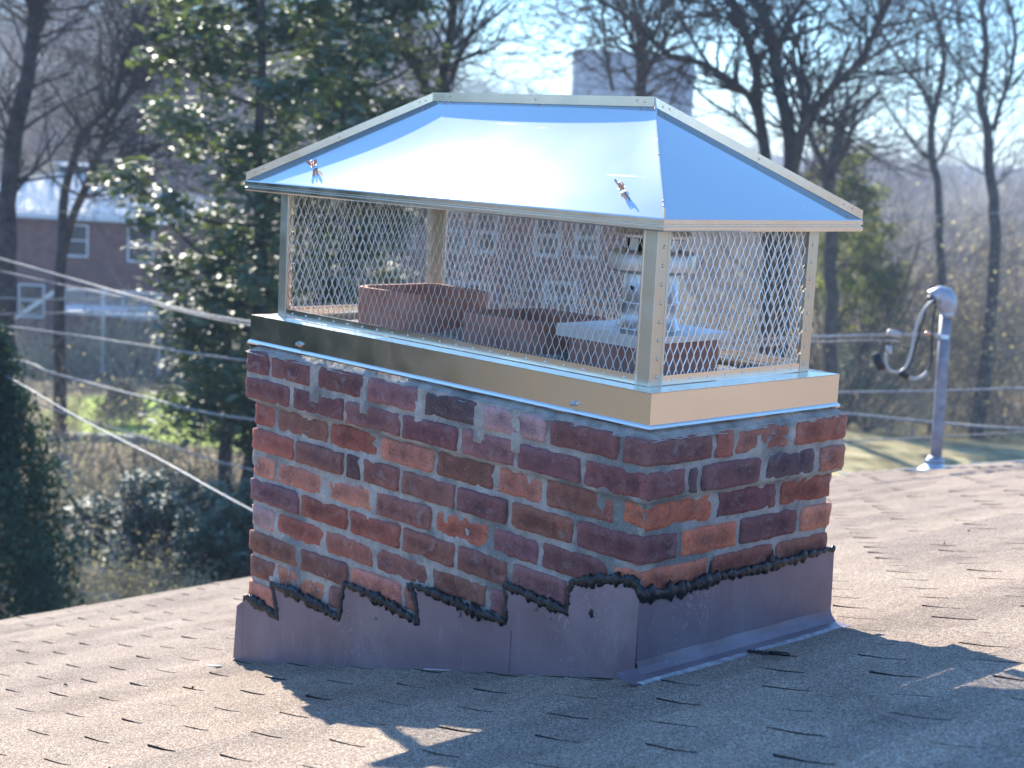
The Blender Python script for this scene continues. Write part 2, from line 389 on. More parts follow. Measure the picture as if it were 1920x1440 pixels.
def shingle_mesh(rng, nm):
    """one strip: three tabs with cut-outs between; local x = up the slope, y = along the course, z = out"""
    mb = MB(); tw = STRIP/3; g = .0031; th = .0048; dark = []
    for k in range(3):
        y0 = k*tw+g; y1 = (k+1)*tw-g
        cl = rng.uniform(.000, .0032); sag = rng.uniform(.0004, .0020); sk = rng.uniform(-.0012, .0012); w1 = rng.uniform(-.003, .003); w2 = rng.uniform(-.003, .003)
        nx, ny = 2, 4; V = []; F = []
        for a_ in range(nx+1):
            fx = a_/nx
            for b_ in range(ny+1):
                fy = b_/ny; x = fx*EXPO*1.02; y = y0+(y1-y0)*fy
                if a_ == 0: x += w1*(1-fy)+w2*fy+rng.uniform(-.0008, .0008)
                z = th*(1-.9*fx)-sag*4*fx*(1-fx)+cl*(1-fx)**2*(0.4+abs(2*fy-1)**2)+sk*(fy-.5)*(1-fx)
                V.append((x, y, z))
        for a_ in range(nx):
            for b_ in range(ny):
                p = a_*(ny+1)+b_; F.append((p, p+ny+1, p+ny+2, p+1))
        n0 = len(V)
        # butt edge and the two cut-out sides
        for b_ in range(ny+1): V.append((V[b_][0], V[b_][1], -.005))
        for b_ in range(ny): F.append((b_+1, n0+b_+1, n0+b_, b_))
        n1 = len(V)
        for a_ in range(nx+1): q = V[a_*(ny+1)]; V.append((q[0], q[1], -.005))
        for a_ in range(nx): F.append((a_*(ny+1), n1+a_, n1+a_+1, (a_+1)*(ny+1)))
        n2 = len(V)
        for a_ in range(nx+1): q = V[a_*(ny+1)+ny]; V.append((q[0], q[1], -.005))
        for a_ in range(nx): F.append((a_*(ny+1)+ny, (a_+1)*(ny+1)+ny, n2+a_+1, n2+a_))
        base_f = len(mb.f); mb.add(V, F); dark += list(range(base_f+nx*ny, len(mb.f)))
        f0 = len(mb.f); q0 = k*tw
        mb.add([(0, q0-g, .0004), (EXPO, q0-g, .0002), (EXPO, q0+g, .0002), (0, q0+g, .0004)], [(0, 1, 2, 3)]); dark.append(f0)
    me_ = bpy.data.meshes.new(nm); me_.from_pydata(mb.v, [], mb.f); me_.materials.append(M['shingle']); me_.materials.append(M['slot'])
    for q in dark: me_.polygons[q].material_index = 1
    return me_
rng = random.Random(5)
SM = [shingle_mesh(rng, 'shingle_%s' % 'abcdefghijklmn'[q]) for q in range(14)]
RM = Matrix((uv, yv, nv)).transposed()
cands = []
ncourse = int((RIDGE_X-EAVE_X)*SL/EXPO)
for ci in range(ncourse):
    off = -(ci % 6)*(STRIP/6)
    yy = Y0+off
    while yy < Y1-.02:
        if yy+STRIP <= Y1+.46 and yy > Y0-.5:
            s_ = ci*EXPO; P0 = Vector((EAVE_X, 0, RA+RB*EAVE_X))+uv*s_; P0.y = min(yy, Y1-STRIP)
            c_ = P0+uv*.06+yv*.45
            dv = np.array(c_)-CAM; z_ = dv@AF
            if z_ > .25:
                sx = 960+FPX*(dv@AR)/z_; sy = 720-FPX*(dv@AU)/z_
                hw_ = FPX*.5/z_
                if -hw_ < sx < 1920+hw_ and sy < 1440+hw_*.5:
                    inside = (-1.30 < c_.x < -.05 and .05 < c_.y < .55)
                    occl = (440 < sx-hw_*.5 and sx+hw_*.5 < 1550 and 500 < sy < 1240 and c_.y > .3)
                    cands.append((z_+(50 if occl else 0), P0, SM[rng.randrange(14)], c_))
        yy += STRIP
cands.sort(key=lambda q: q[0])
for z_, P0, me_, c_ in cands[:300]:
    o = bpy.data.objects.new('shingle', me_); COL.objects.link(o); o.parent = roof
    o.matrix_world = Matrix.Translation(P0+nv*.001) @ RM.to_4x4()
VV = []; FF = []; n0 = 0; MI = []
for z_, P0, me_, c_ in cands[300:]:
    nvv = len(me_.vertices); co = np.empty(nvv*3, np.float32); me_.vertices.foreach_get('co', co); co = co.reshape(-1, 3)
    VV.append(co@np.array(RM).T+np.array(P0+nv*.001)); lf = np.array([p.vertices[:] for p in me_.polygons]); FF.append(lf+n0); n0 += nvv; MI.append(np.array([p.material_index for p in me_.polygons], np.int32))
if VV:
    o = npmesh('shingle_field', np.vstack(VV), np.vstack(FF), M['shingle'], roof); o['kind'] = 'stuff'; o.data.materials.append(M['slot']); o.data.polygons.foreach_set('material_index', np.concatenate(MI))
# rake edge strip along the far side
b = MB(); b.prism([RP(EAVE_X, Y1, -.02), RP(RIDGE_X, Y1, -.02), RP(RIDGE_X, Y1, .006), RP(EAVE_X, Y1, .006)], (0, .018, 0)); b.build('rake_trim', M['trim'], roof)
b = MB()
for px, py, l_, w_ in ((395, 1252, .06, .012), (800, 1259, .10, .012), (960, 1262, .12, .010), (1130, 1268, .06, .010)):
    p = onroof(px, py); q = nv*.006
    b.prism([p+q, p+q+uv*l_, p+q+uv*l_*.9-yv*w_, p+q-yv*w_*.7], nv*.002)
b.build('caulk_smear', M['white_caulk'], roof)

# ------------------------------------------------------------------ chimney
rng = random.Random(11)
chim = thing('brick_chimney', 'weathered red and purple brick chimney with rough grey mortar rising from the shingle roof', 'chimney', (-.68, .31, -.68))
CH = Matrix.Translation((.68, -.31, .68))      # geometry below is written in world coordinates
def under(parent, o):
    o.parent = parent; o.matrix_parent_inverse = Matrix.Translation(parent.location).inverted(); return o
CR = .067; BT = -.0143
Lb, Wb = 1.352, .620
def face_off(k): return .018 if k < 2 else (.004 if k % 2 else 0.0)
def brick_mesh(lo, hi, seed, dens=.012, rnd=.006, chip=1.0, big=0.0):
    lo = Vector(lo); hi = Vector(hi); sz = hi-lo; ctr = (lo+hi)/2; h = sz/2
    n = [max(2, int(round(sz[i]/dens))) for i in range(3)]
    idx = {}; V = []; F = []
    def vid(i_, j_, k_):
        key = (i_, j_, k_)
        if key not in idx: idx[key] = len(V); V.append(Vector((-h.x+sz.x*i_/n[0], -h.y+sz.y*j_/n[1], -h.z+sz.z*k_/n[2])))
        return idx[key]
    for ax in range(3):
        u_, w_ = (ax+1) % 3, (ax+2) % 3
        for side in (0, n[ax]):
            for a_ in range(n[u_]):
                for b_ in range(n[w_]):
                    q = []
                    for da, db in ((0, 0), (1, 0), (1, 1), (0, 1)):
                        c = [0, 0, 0]; c[ax] = side; c[u_] = a_+da; c[w_] = b_+db; q.append(vid(*c))
                    F.append(tuple(q if side else q[::-1]))
    sv = Vector((seed*7.13, seed*3.7, seed*1.9))
    out = []
    for p in V:
        rr_ = rnd*(1+.9*noise.noise(p*40+sv)*chip)+big*max(0, noise.noise(p*14+sv))
        rr_ = max(.0015, rr_); inn = Vector([max(-h[i]+rr_, min(h[i]-rr_, p[i])) for i in range(3)])
        d = p-inn; ne = sum(1 for i in range(3) if abs(d[i]) > 1e-6)
        if d.length > 1e-7: q = inn+d.normalized()*min(d.length, rr_); nr = d.normalized()
        else: q = p.copy(); nr = Vector((0, 0, 1))
        nn = noise.noise(p*30+sv)*.0016+noise.noise(p*75+sv*2)*.0009
        if ne >= 2: nn -= abs(noise.noise(p*60+sv*3))*.004*chip
        nn += noise.noise(p*9+sv)*.0016
        q = q+nr*nn
        out.append(q+ctr)
    me_ = bpy.data.meshes.new('brick'); me_.from_pydata([tuple(q) for q in out], [], F)
    me_.polygons.foreach_set('use_smooth', [True]*len(F)); me_.materials.append(M['brick'])
    return me_
CT = (1.28, 1.28, 1.22)
COLS = {'P': (.15, .062, .064), 'p': (.21, .10, .105), 'D': (.060, .038, .046), 'R': (.27, .085, .060), 'r': (.35, .14, .105),
        'B': (.19, .082, .060), 'O': (.46, .135, .075), 'o': (.50, .20, .13), 'W': (.38, .26, .25), 'K': (.045, .042, .055)}
# brick joints on the long face, as read along each course: column of the joint centre, then its row
def jx(px, k, off): # joint on long face -> world x
    zc = BT-CR*k-.028
    # solve py so that the point has height zc on plane y=-off
    lo_, hi_ = 300, 1400
    for _ in range(30):
        md = (lo_+hi_)/2
        if onp(px, md, 1, -off).z > zc: lo_ = md
        else: hi_ = md
    return onp(px, (lo_+hi_)/2, 1, -off).x
def jy(px, k, off):
    zc = BT-CR*k-.028; lo_, hi_ = 300, 1400
    for _ in range(30):
        md = (lo_+hi_)/2
        if onp(px, md, 0, off).z > zc: lo_ = md
        else: hi_ = md
    return onp(px, (lo_+hi_)/2, 0, off).y
LONG = [([503, 588, 684, 788, 899, 1025, 1162], 'PPPpKWPP'),
        ([543, 642, 750, 859, 965, 1089], 'PPpPpPP'),
        ([517, 615, 709, 815, 927, 1019, 1156], 'RBRrBrBO'),
        ([550, 642, 675, 746, 852, 950, 1075], 'RBDBBPBP'),
        ([516, 608, 701, 809, 917, 1011, 1144], 'oroBOpPO'),
        ([558, 649, 748, 852, 953, 1062], 'pRRBBpBB'),
        ([516, 607, 700, 805, 913, 1020], 'WRrBBpBB'),
        ([558, 652, 751, 860, 960, 1070], 'BBoBBBBB'),
        ([515, 610, 710, 815], 'BoBBBB'),
        ([525], 'oBBBBB')]
RIGHT = [([1343, 1380, 1490], 'RrR'), ([1292, 1316, 1431, 1536], 'DPKr'), ([1344, 1462], 'PR'), ([1276, 1388, 1502], 'OPo'),
         ([1332, 1450], 'RB'), ([1290, 1400], 'BB'), ([1340], 'BB')]
nb = 0
def add_brick(lo, hi, code, dens=.012, rnd=.005, chip=1.0, big=0.0):
    global nb
    nb += 1
    me_ = brick_mesh(lo, hi, nb, dens, rnd, chip, big)
    o = bpy.data.objects.new('brick', me_); COL.objects.link(o); under(chim, o)
    c = COLS[code]; k = rng.uniform(.86, 1.14); c = tuple(c[q]*CT[q] for q in range(3)); c = tuple(.74*c[q]+.26*(.26, .125, .105)[q] for q in range(3)); o.color = (c[0]*k*rng.uniform(.94, 1.06), c[1]*k, c[2]*k*rng.uniform(.92, 1.08), 1)
    return o
for k in range(12):
    of = face_off(k); zt = BT-CR*k+rng.uniform(-.001, .001); zb = zt-.057
    J = .0066
    xs = []
    if k < len(LONG):
        px, cc = LONG[k]; xs = [jx(q, k, of) for q in px]
    else:
        cc = 'BBRBBPBB'; xs = [-1.24 if k % 2 else -1.14]
    x_left = -Lb-of; x_right = of; y_back = Wb+of
    dy_c = .098 if (k % 2 == 0) else .2          # how far corner bricks run round
    # corner bricks wrap both faces
    full = (k < 10)
    allx = [x_left]+xs+[x_right]
    rj = [jy(q, k, of) for q in RIGHT[k][0]] if k < len(RIGHT) else [.1, .32]
    ys_l = [(-of)+(.2 if (allx[1]-allx[0]) < .14 else .1)]
    while ys_l[-1]+.24 < y_back-.1: ys_l.append(ys_l[-1]+.212)
    for i_ in range(len(allx)-1):
        x0, x1 = allx[i_]+(J if i_ else 0), allx[i_+1]-(J if i_ < len(allx)-2 else 0)
        first, last = i_ == 0, i_ == len(allx)-2
        if k >= len(LONG) and not first: continue
        if k in (8, 9) and x1 > -.7: continue
        if k == 7 and x1 > -.45: continue
        y1 = .092
        if first: y1 = ys_l[0]-J
        if last:
            y1 = rj[0]-J
            if k > 6: continue
        push = rng.uniform(-.003, .003)
        if x1-x0 < .06: push = .004
        add_brick((x0, -of+(push if not (first or last) else 0), zb), (x1, y1, zt+rng.uniform(-.0015, .0015)), cc[min(i_, len(cc)-1)],
                  rnd=.014 if (k == 2 and last) else rng.uniform(.0035, .007), chip=rng.uniform(.7, 1.6), big=rng.choice([0, 0, .006, .012]))
    # right face
    if k < len(RIGHT):
        cy = RIGHT[k][1]; ay = rj+[y_back]
        for i_ in range(len(ay)-1):
            y0, y1 = ay[i_]+J*(.35 if (k == 0 and i_ == 0) else 1), ay[i_+1]-(J if i_ < len(ay)-2 else 0)
            push = rng.uniform(-.003, .003) if i_ < len(ay)-2 else 0
            add_brick((of-.095, y0, zb), (of-push, y1, zt), cy[min(i_, len(cy)-1)], rnd=rng.uniform(.0035, .007), chip=rng.uniform(.7, 1.6), big=rng.choice([0, 0, .006, .012]))
    # left end, and back: coarse copies of the same bond
    al = ys_l+[y_back]
    for i_ in range(len(al)-1):
        add_brick((x_left, al[i_]+J, zb), (x_left+.092, al[i_+1]-(J if i_ < len(al)-2 else 0), zt), rng.choice('PBRB'), dens=.022)
    if k < 9:
        xb = x_left+.1+(.05 if k % 2 else .0)
        while xb < x_right-.18:
            x2 = min(xb+.205, x_right-.10)
            add_brick((xb, y_back-.092, zb), (x2-.005, y_back, zt), rng.choice('PBRrB'), dens=.05); xb += .212

# mortar core, grid round the perimeter
per = []; st = .008
def rectpts(x0, x1, y0, y1):
    P_ = []
    n1 = int((x1-x0)/st); n2 = int((y1-y0)/st)
    for q in range(n1): P_.append((x0+(x1-x0)*q/n1, y0, 0, -1))
    for q in range(n2): P_.append((x1, y0+(y1-y0)*q/n2, 1, 0))
    for q in range(n1): P_.append((x1-(x1-x0)*q/n1, y1, 0, 1))
    for q in range(n2): P_.append((x0, y1-(y1-y0)*q/n2, -1, 0))
    return P_
base = rectpts(-Lb, 0, 0, Wb); N = len(base)
zs = list(np.arange(BT+.001, -.93, -.008)); VV = []; FF = []
fatj = [jx(q, 0, .018) for q in (588, 684, 788, 899)]+[jx(965, 1, .018)]
for zi, z in enumerate(zs):
    k = (BT-z)/CR; o_ = .018 if k < 1.93 else (.018-(k-1.93)*.16 if k < 2.0 else .001); o_ = max(o_, .0015)
    for (x, y, nx, ny) in base:
        p = Vector((x, y, z))
        d = noise.noise(p*11)*.004+noise.noise(p*38)*.0030+noise.noise(p*95)*.0014
        e_ = o_-.0062+d*1.25
        sm_ = noise.noise(Vector((x*6+3, y*6, z*9)))
        if sm_ > .28: e_ += .0035*min(1, (sm_-.28)*6)
        if ny < 0 and k < 1.3:
            for q in fatj:
                if abs(x-q) < .016+.008*noise.noise(p*20): e_ = max(e_, o_+.0018+noise.noise(p*60)*.001)
        mx = nx; my = ny
        if (x, y) == (base[0][0], base[0][1]): mx, my = -1, -1
        elif nx == 1 and abs(y) < 1e-9: mx, my = 1, -1
        elif ny == 1 and abs(x) < 1e-9: mx, my = 1, 1
        elif nx == -1 and abs(y-Wb) < 1e-9: mx, my = -1, 1
        VV.append((x+mx*e_, y+my*e_, z))
for zi in range(len(zs)-1):
    for q in range(N):
        q2 = (q+1) % N; FF.append((zi*N+q, (zi+1)*N+q, (zi+1)*N+q2, zi*N+q2))
under(chim, npmesh('mortar', VV, FF, M['mortar'], None, True))
# crown: sloped cement wash
FLUES = [(-1.16, -.90, .166, 'first'), (-.76, -.49, .147, 'mid'), (-.41, -.15, .151, 'last')]
FY0, FY1 = .15, .41
def crown_h(x, y):
    e_ = min(x+Lb+.016, .016-x, y+.016, Wb+.016-y)
    pts_ = ((0, -.021), (.012, -.010), (.022, -.001), (.05, .018), (.09, .045), (.15, .070), (.30, .082))
    z = pts_[-1][1]
    for (a0, z0), (a1, z1) in zip(pts_, pts_[1:]):
        if e_ <= a1: z = z0+(z1-z0)*(e_-a0)/(a1-a0); break
    n_ = noise.noise(Vector((x*14, y*14, 3)))*.005+noise.noise(Vector((x*50, y*50, 9)))*.0028+noise.noise(Vector((x*110, y*110, 1)))*.0012
    if .025 < e_ < .095: n_ = min(n_, 0)*.5-.001
    elif e_ <= .025: n_ *= 1.1
    return z+n_
nx, ny = 190, 90
VV = []; FF = []
for i_ in range(nx+1):
    for j_ in range(ny+1):
        fx = i_/nx; fy = j_/ny
        x = -Lb-.016+(Lb+.032)*fx; y = -.016+(Wb+.032)*fy; zc = crown_h(x, y)
        e0 = .006*noise.noise(Vector((x*18, y*18, 5)))
        if j_ == 0: y += e0-.001
        if i_ == nx: x += e0+.001
        VV.append((x, y, zc))
for i_ in range(nx):
    for j_ in range(ny):
        q = i_*(ny+1)+j_; FF.append((q, q+ny+1, q+ny+2, q+1))
under(chim, npmesh('mortar_crown', VV, FF, M['mortar'], None, True))
# flue tiles
def rrect(x0, x1, y0, y1, r, n=5):
    P_ = []
    for cx, cy, a0 in ((x1-r, y1-r, 0), (x0+r, y1-r, 90), (x0+r, y0+r, 180), (x1-r, y0+r, 270)):
        for q in range(n+1):
            an = math.radians(a0+90*q/n); P_.append((cx+r*math.cos(an), cy+r*math.sin(an)))
    return P_
for qi, (x0, x1, zt, nm) in enumerate(FLUES):
    outr = rrect(x0, x1, FY0, FY1, .05); inr = rrect(x0+.018, x1-.018, FY0+.018, FY1-.018, .036); n = len(outr)
    mb = MB(); V = []
    for r_, z_ in ((outr, .03), (outr, zt-.004), ([((p[0]*.9+q[0]*.1), (p[1]*.9+q[1]*.1)) for p, q in zip(outr, inr)], zt), (inr, zt), (inr, -.3)):
        for a_, (x, y) in enumerate(r_):
            V.append((x, y, z_+(noise.noise(Vector((x*9, y*9, qi)))*.006 if z_ > .04 else 0)))
    F = []
    for l_ in range(4):
        for a_ in range(n):
            a2 = (a_+1) % n; F.append((l_*n+a_, l_*n+a2, (l_+1)*n+a2, (l_+1)*n+a_))
    F.append(tuple(4*n+a_ for a_ in range(n)))
    mb.add(V, F); o = mb.build('flue_tile', M['clay'], None, False); under(chim, o)
# flashing, long side: stepped sheet
TOPL = [(444,1136),(466,1120),(500,1142),(521,1160),(515,1120),(508,1094),(545,1109),(600,1136),(635,1161),(640,1120),(645,1095),(690,1113),(740,1141),(783,1166),(780,1130),(768,1096),(830,1119),(900,1151),(948,1166),(950,1120),(945,1096),(985,1113),(1020,1129),(1064,1148),(1068,1112),(1074,1092),(1110,1089),(1150,1087),(1187,1090),(1208,1116)]
YF = -.0095
top3 = [onp(px, py, 1, YF) for px, py in TOPL]
def split_sheet(p0, p1, bl, br, xleft):
    pts_ = [p for p in top3[p0:p1]]
    return pts_
def rz_(x): return RA+RB*x
# three lapped pieces
pieces = [(0, 19), (18, 24), (22, 30)]
xa = top3[0].x
for pi_, (xa, xb, off) in enumerate(((-9, top3[18].x+.006, 0), (top3[18].x-.012, .0105, -.0022))):
    P_ = []
    for i_, p in enumerate(top3):
        if (i_ <= 18 if pi_ == 0 else i_ >= 18): P_.append(Vector((p.x, YF+off, p.z)))
    if pi_ == 0:
        bot = [Vector((P_[-1].x, YF, rz_(P_[-1].x)+.004)), Vector((onp(446,1243,1,YF).x, YF, onp(446,1243,1,YF).z)), Vector((onp(437,1232,1,YF).x, YF, onp(437,1232,1,YF).z))]
    else:
        P_.append(Vector((.0115, YF+off, P_[-1].z-.002)))
        bot = [Vector((.0115, YF+off, rz_(0)+.01)), Vector((P_[0].x, YF+off, rz_(P_[0].x)+.004))]
    mb = MB(); mb.prism(P_+bot, (0, .0016, 0)); under(chim, mb.build('step_flashing', M['flash']))
# left end flashing
mb = MB(); xl = top3[0].x
mb.prism([Vector((-Lb-.012, -.01, top3[1].z)), Vector((-Lb-.012, Wb+.012, top3[1].z+.03)), Vector((-Lb-.012, Wb+.012, -.9)), Vector((-Lb-.012, -.01, -.9))], (-.0016, 0, 0)); under(chim, mb.build('end_flashing', M['flash']))
# right side apron with flared foot
XF = .0118
TOPR = [(1208,1116),(1245,1113),(1320,1092),(1345,1082),(1400,1072),(1450,1060),(1500,1045),(1553,1031)]
FOLD = [(1180,1262),(1250,1243),(1345,1216),(1450,1187),(1562,1155)]
mb = MB()
tp = [onp(px, py, 0, XF) for px, py in TOPR]; tp[0].y = YF-.003; tp[-1].y = Wb+.012
fy = [YF-.003, .12, .25, .4, Wb+.012]
fz = [rz_(.012)+.020]*5
n = 24
def interp(P_, y):
    for a_, b_ in zip(P_, P_[1:]):
        if y <= b_.y: return a_.z+(b_.z-a_.z)*max(0, (y-a_.y))/(b_.y-a_.y+1e-9)
    return P_[-1].z
rows = [[] for _ in range(8)]
for q in range(n+1):
    y = YF-.003+(Wb+.015-YF+.003-.003)*q/n; zt = interp(tp, y)
    fold = rz_(0)+.035
    bul = .002*math.sin(q*.9)
    rows[0].append((XF, y, zt)); rows[1].append((XF+.002+bul*.5, y, (zt+fold)/2)); rows[2].append((XF+.003+bul, y, fold+.012))
    rows[3].append((XF+.008, y, fold)); rows[4].append((XF+.020, y-.0, rz_(XF+.02)+.016)); rows[5].append((XF+.05, y, rz_(XF+.05)+.008))
    rows[6].append((XF+.062, y, rz_(XF+.062)+.006)); rows[7].append((XF+.064, y, rz_(XF+.064)-.003))
# extend foot a little past the front corner
for r_ in range(7): mb.loft(rows[r_], rows[r_+1])
ex = [[Vector(rows[r_][0]) for r_ in range(3, 8)], [Vector(rows[r_][0])+Vector((-.004, -.055, 0)) for r_ in range(3, 8)]]
mb.loft(ex[0], ex[1])
ex2 = [[Vector(rows[r_][-1]) for r_ in range(2, 8)], [Vector(rows[r_][-1])+Vector((-.05, .03, -.012)) for r_ in range(2, 8)]]
mb.loft(ex2[0], ex2[1])
# return round the far corner
mb.loft([Vector((XF, Wb+.012, interp(tp, 9))), Vector((XF, Wb+.012, rz_(0)-.02))], [Vector((-.12, Wb+.012, interp(tp, 9))), Vector((-.12, Wb+.012, rz_(-.12)-.02))])
under(chim, mb.build('apron_flashing', M['flash'], None, True, False))
mb = MB()
mb.loft([Vector((XF+.048, YF-.05+(Wb+.03)*q/n, rz_(XF+.05)+.0105)) for q in range(n+1)], [Vector((XF+.072+.010*(1-.5*math.sin(q*1.7)), YF-.05+(Wb+.03)*q/n, rz_(XF+.080)+.0045)) for q in range(n+1)])
under(chim, mb.build('caulk_line', M['white_caulk'], None, True, False))
for px in (948,):
    p = onp(px, 1180, 1, YF-.003); mb = MB(); mb.prism([Vector((p.x-.001, YF-.0024, rz_(p.x)+.006)), Vector((p.x+.016, YF-.0024, rz_(p.x+.016)+.006)), Vector((p.x+.018, YF-.0024, p.z-.0)), Vector((p.x+.001, YF-.0024, p.z-.0))], (0, -.0012, 0)); under(chim, mb.build('lap_strip', M['flash']))
# black sealant beads
def bead(pts_, radii, seed, name='sealant_bead'):
    r2 = random.Random(seed); P_ = []; R_ = []
    for i_ in range(len(pts_)-1):
        a_, b_ = pts_[i_], pts_[i_+1]; n_ = max(1, int((b_-a_).length/.005))
        for q in range(n_):
            f_ = q/n_; p = a_.lerp(b_, f_)
            P_.append(p+Vector((noise.noise(p*60)*.003, 0, noise.noise(p*70+Vector((5, 5, 5)))*.004)))
            R_.append((radii[i_]*(1-f_)+radii[i_+1]*f_)*(1+.75*noise.noise(p*85)+.30*r2.uniform(-1, 1)+.35*noise.noise(p*30)))
    P_.append(pts_[-1]); R_.append(radii[-1])
    mb = MB(); mb.tube(P_, R_, 9, True, .22, r2)
    nrm_ax = 1 if abs(pts_[-1].y-pts_[0].y) < abs(pts_[-1].x-pts_[0].x) or abs(pts_[0].y-YF) < .004 and abs(pts_[-1].y-YF) < .004 else 0
    pl_ = YF if nrm_ax else XF
    mb.v = [tuple((pl_+(v[q]-pl_)*.5) if q == nrm_ax else v[q] for q in range(3)) for v in mb.v]
    o = mb.build(name, M['black_sealant'], None, True); under(chim, o); return mb, o
sp = top3[1:]; ra = []
for i_, p in enumerate(sp):
    px, py = TOPL[i_+1]
    a_ = TOPL[i_]; steep = abs(py-a_[1]) > 2*abs(px-a_[0]) or (i_+2 < len(TOPL) and abs(TOPL[i_+2][1]-py) > 2*abs(TOPL[i_+2][0]-px))
    ra.append(.007 if steep else .0125)
bead([Vector((p.x, YF-.002, p.z)) for p in sp]+[Vector((.013, YF-.003, tp[0].z))], ra+[.010], 3)
bead([Vector((XF+.001, max(p.y, YF), p.z)) for p in tp], [.013, .013, .013, .011, .010, .0095, .009, .007], 4)
for px, py, r_ in ((1332, 1070, .006), (1448, 1045, .006)):
    p = onp(px, py, 0, XF); bead([p+Vector((0, 0, .02)), p, p-Vector((0, 0, .03))], [.003, .007, .005], int(px))
p = onp(1110, 1148, 1, YF); bead([p+Vector((-.006, -.002, .006)), p, p+Vector((.004, -.002, -.010))], [.007, .012, .006], 9)
for px, py, r_ in ((703, 1160, .004), (860, 1152, .006), (1004, 1140, .007), (1031, 1158, .005)):
    p = onp(px, py, 1, YF-.0025); mb = MB(); mb.sphere(p, r_, 10, 6, (1, .3, 1)); under(chim, mb.build('rivet', M['flash'], None, True))

# ------------------------------------------------------------------ chimney cap
cap = thing('chimney_cap', 'shiny stainless steel hip roofed chimney cap with expanded mesh sides on the brick chimney', 'chimney cap', (-.688, .308, .07))
def CAPP(mb, name, m_, smooth=False, parent=None, recalc=True):
    o = mb.build(name, m_, None, smooth, recalc); p = parent or cap
    o.parent = p; o.matrix_parent_inverse = Matrix.Translation(cap.location).inverted() if p is cap else Matrix(); return o
SL_, SW_, SZ = 1.3769, .6155, .0727
RECT = [(-SL_, 0), (0, 0), (0, SW_), (-SL_, SW_)]
# skirt: four mitred sides with a hemmed foot
prof = [(0, SZ), (0, .010), (.0035, .0075), (.0055, .003), (.0035, -.001), (.0005, .001), (-.0018, .004), (-.0018, SZ-.0015)]
for i_ in range(4):
    a_, b_ = Vector((*RECT[i_], 0)), Vector((*RECT[(i_+1) % 4], 0)); d = (b_-a_).normalized(); nrm = Vector((d.y, -d.x, 0))
    n_ = 16; mb = MB(); pr = []
    for q in range(n_+1):
        f_ = q/n_; row = []
        for (o_, z_) in prof:
            base_ = a_.lerp(b_, f_)+nrm*o_
            if q == 0: base_ -= d*o_
            if q == n_: base_ += d*o_
            w_ = .0012*math.sin(f_*9+i_) if .012 < z_ < .07 else 0
            row.append(base_+Vector((0, 0, z_))+nrm*w_)
        pr.append(row)
    for q in range(n_):
        mb.add(pr[q]+pr[q+1], [(k, k+1, len(prof)+k+1, len(prof)+k) for k in range(len(prof)-1)]+[(len(prof)-1, 0, len(prof), 2*len(prof)-1)])
    CAPP(mb, 'skirt_panel', M['steel'])
# top shelf
IN = .062
mb = MB()
inn = [(-SL_+IN, IN), (-IN, IN), (-IN, SW_-IN), (-SL_+IN, SW_-IN)]
for i_ in range(4):
    j_ = (i_+1) % 4
    a_, b_, c_, d_ = [Vector((*q, SZ)) for q in (RECT[i_], RECT[j_], inn[j_], inn[i_])]
    mb.prism([a_+Vector((0, 0, .0006)), b_+Vector((0, 0, .0006)), c_+Vector((0, 0, .003)), d_+Vector((0, 0, .003))], (0, 0, -.0012))
CAPP(mb, 'base_shelf', M['steel'])
PX0, PX1, PY0, PY1 = -1.3259, -.0501, .0467, .5705
PT = .408
# corner posts: angle irons with dimples
def bump_part(par, mt, name, c, r, sc):
    key = (name, round(r, 5), sc)
    if key not in BP:
        mb = MB(); mb.sphere((0, 0, 0), r, 8, 4, sc); me_ = bpy.data.meshes.new(name); me_.from_pydata(mb.v, [], mb.f); me_.materials.append(mt)
        me_.polygons.foreach_set('use_smooth', [True]*len(me_.polygons)); BP[key] = me_
    q_ = bpy.data.objects.new(name, BP[key]); COL.objects.link(q_); q_.parent = par; q_.location = c
BP = {}
def post(cx, cy, sx, sy):       # corner at cx,cy ; legs run inward along sx / sy
    w = .036; t_ = .0018; z0, z1 = SZ+.003, PT
    mb = MB()
    # leg on the long face (plane y=cy)
    pr = [(0, 0), (sx*.002, -sy*.0), (sx*w, 0), (sx*(w+.002), -sy*.0025), (sx*(w+.003), sy*.001), (sx*(w), sy*.0025), (sx*.003, sy*.0022)]
    P1 = [Vector((cx+sx*.001, cy, 0)), Vector((cx+sx*(w-.003), cy, 0)), Vector((cx+sx*(w-.001), cy-sy*.003, 0)), Vector((cx+sx*(w+.002), cy-sy*.002, 0)), Vector((cx+sx*(w+.002), cy+sy*.002, 0)), Vector((cx+sx*.002, cy+sy*.002, 0)),
          Vector((cx+sx*.002, cy+sy*(w+.002), 0)), Vector((cx-sx*.002, cy+sy*(w+.002), 0)), Vector((cx-sx*.003, cy+sy*(w-.001), 0)), Vector((cx, cy+sy*(w-.003), 0)), Vector((cx, cy+sy*.001, 0))]
    V = [p+Vector((0, 0, z0)) for p in P1]+[p+Vector((0, 0, z1)) for p in P1]; n_ = len(P1)
    mb.add(V, [(q, (q+1) % n_, n_+(q+1) % n_, n_+q) for q in range(n_)])
    o = CAPP(mb, 'corner_post', M['steel_post'])
    for q in range(9):
        z = z0+.018+q*.037
        bump_part(o, M['steel_post'], 'dimple', (cx-sx*.0002, cy+sy*.020, z), .0042, (.38, 1, 1))
post(PX1, PY0, -1, 1); post(PX0, PY0, 1, 1); post(PX1, PY1, -1, -1); post(PX0, PY1, 1, -1)
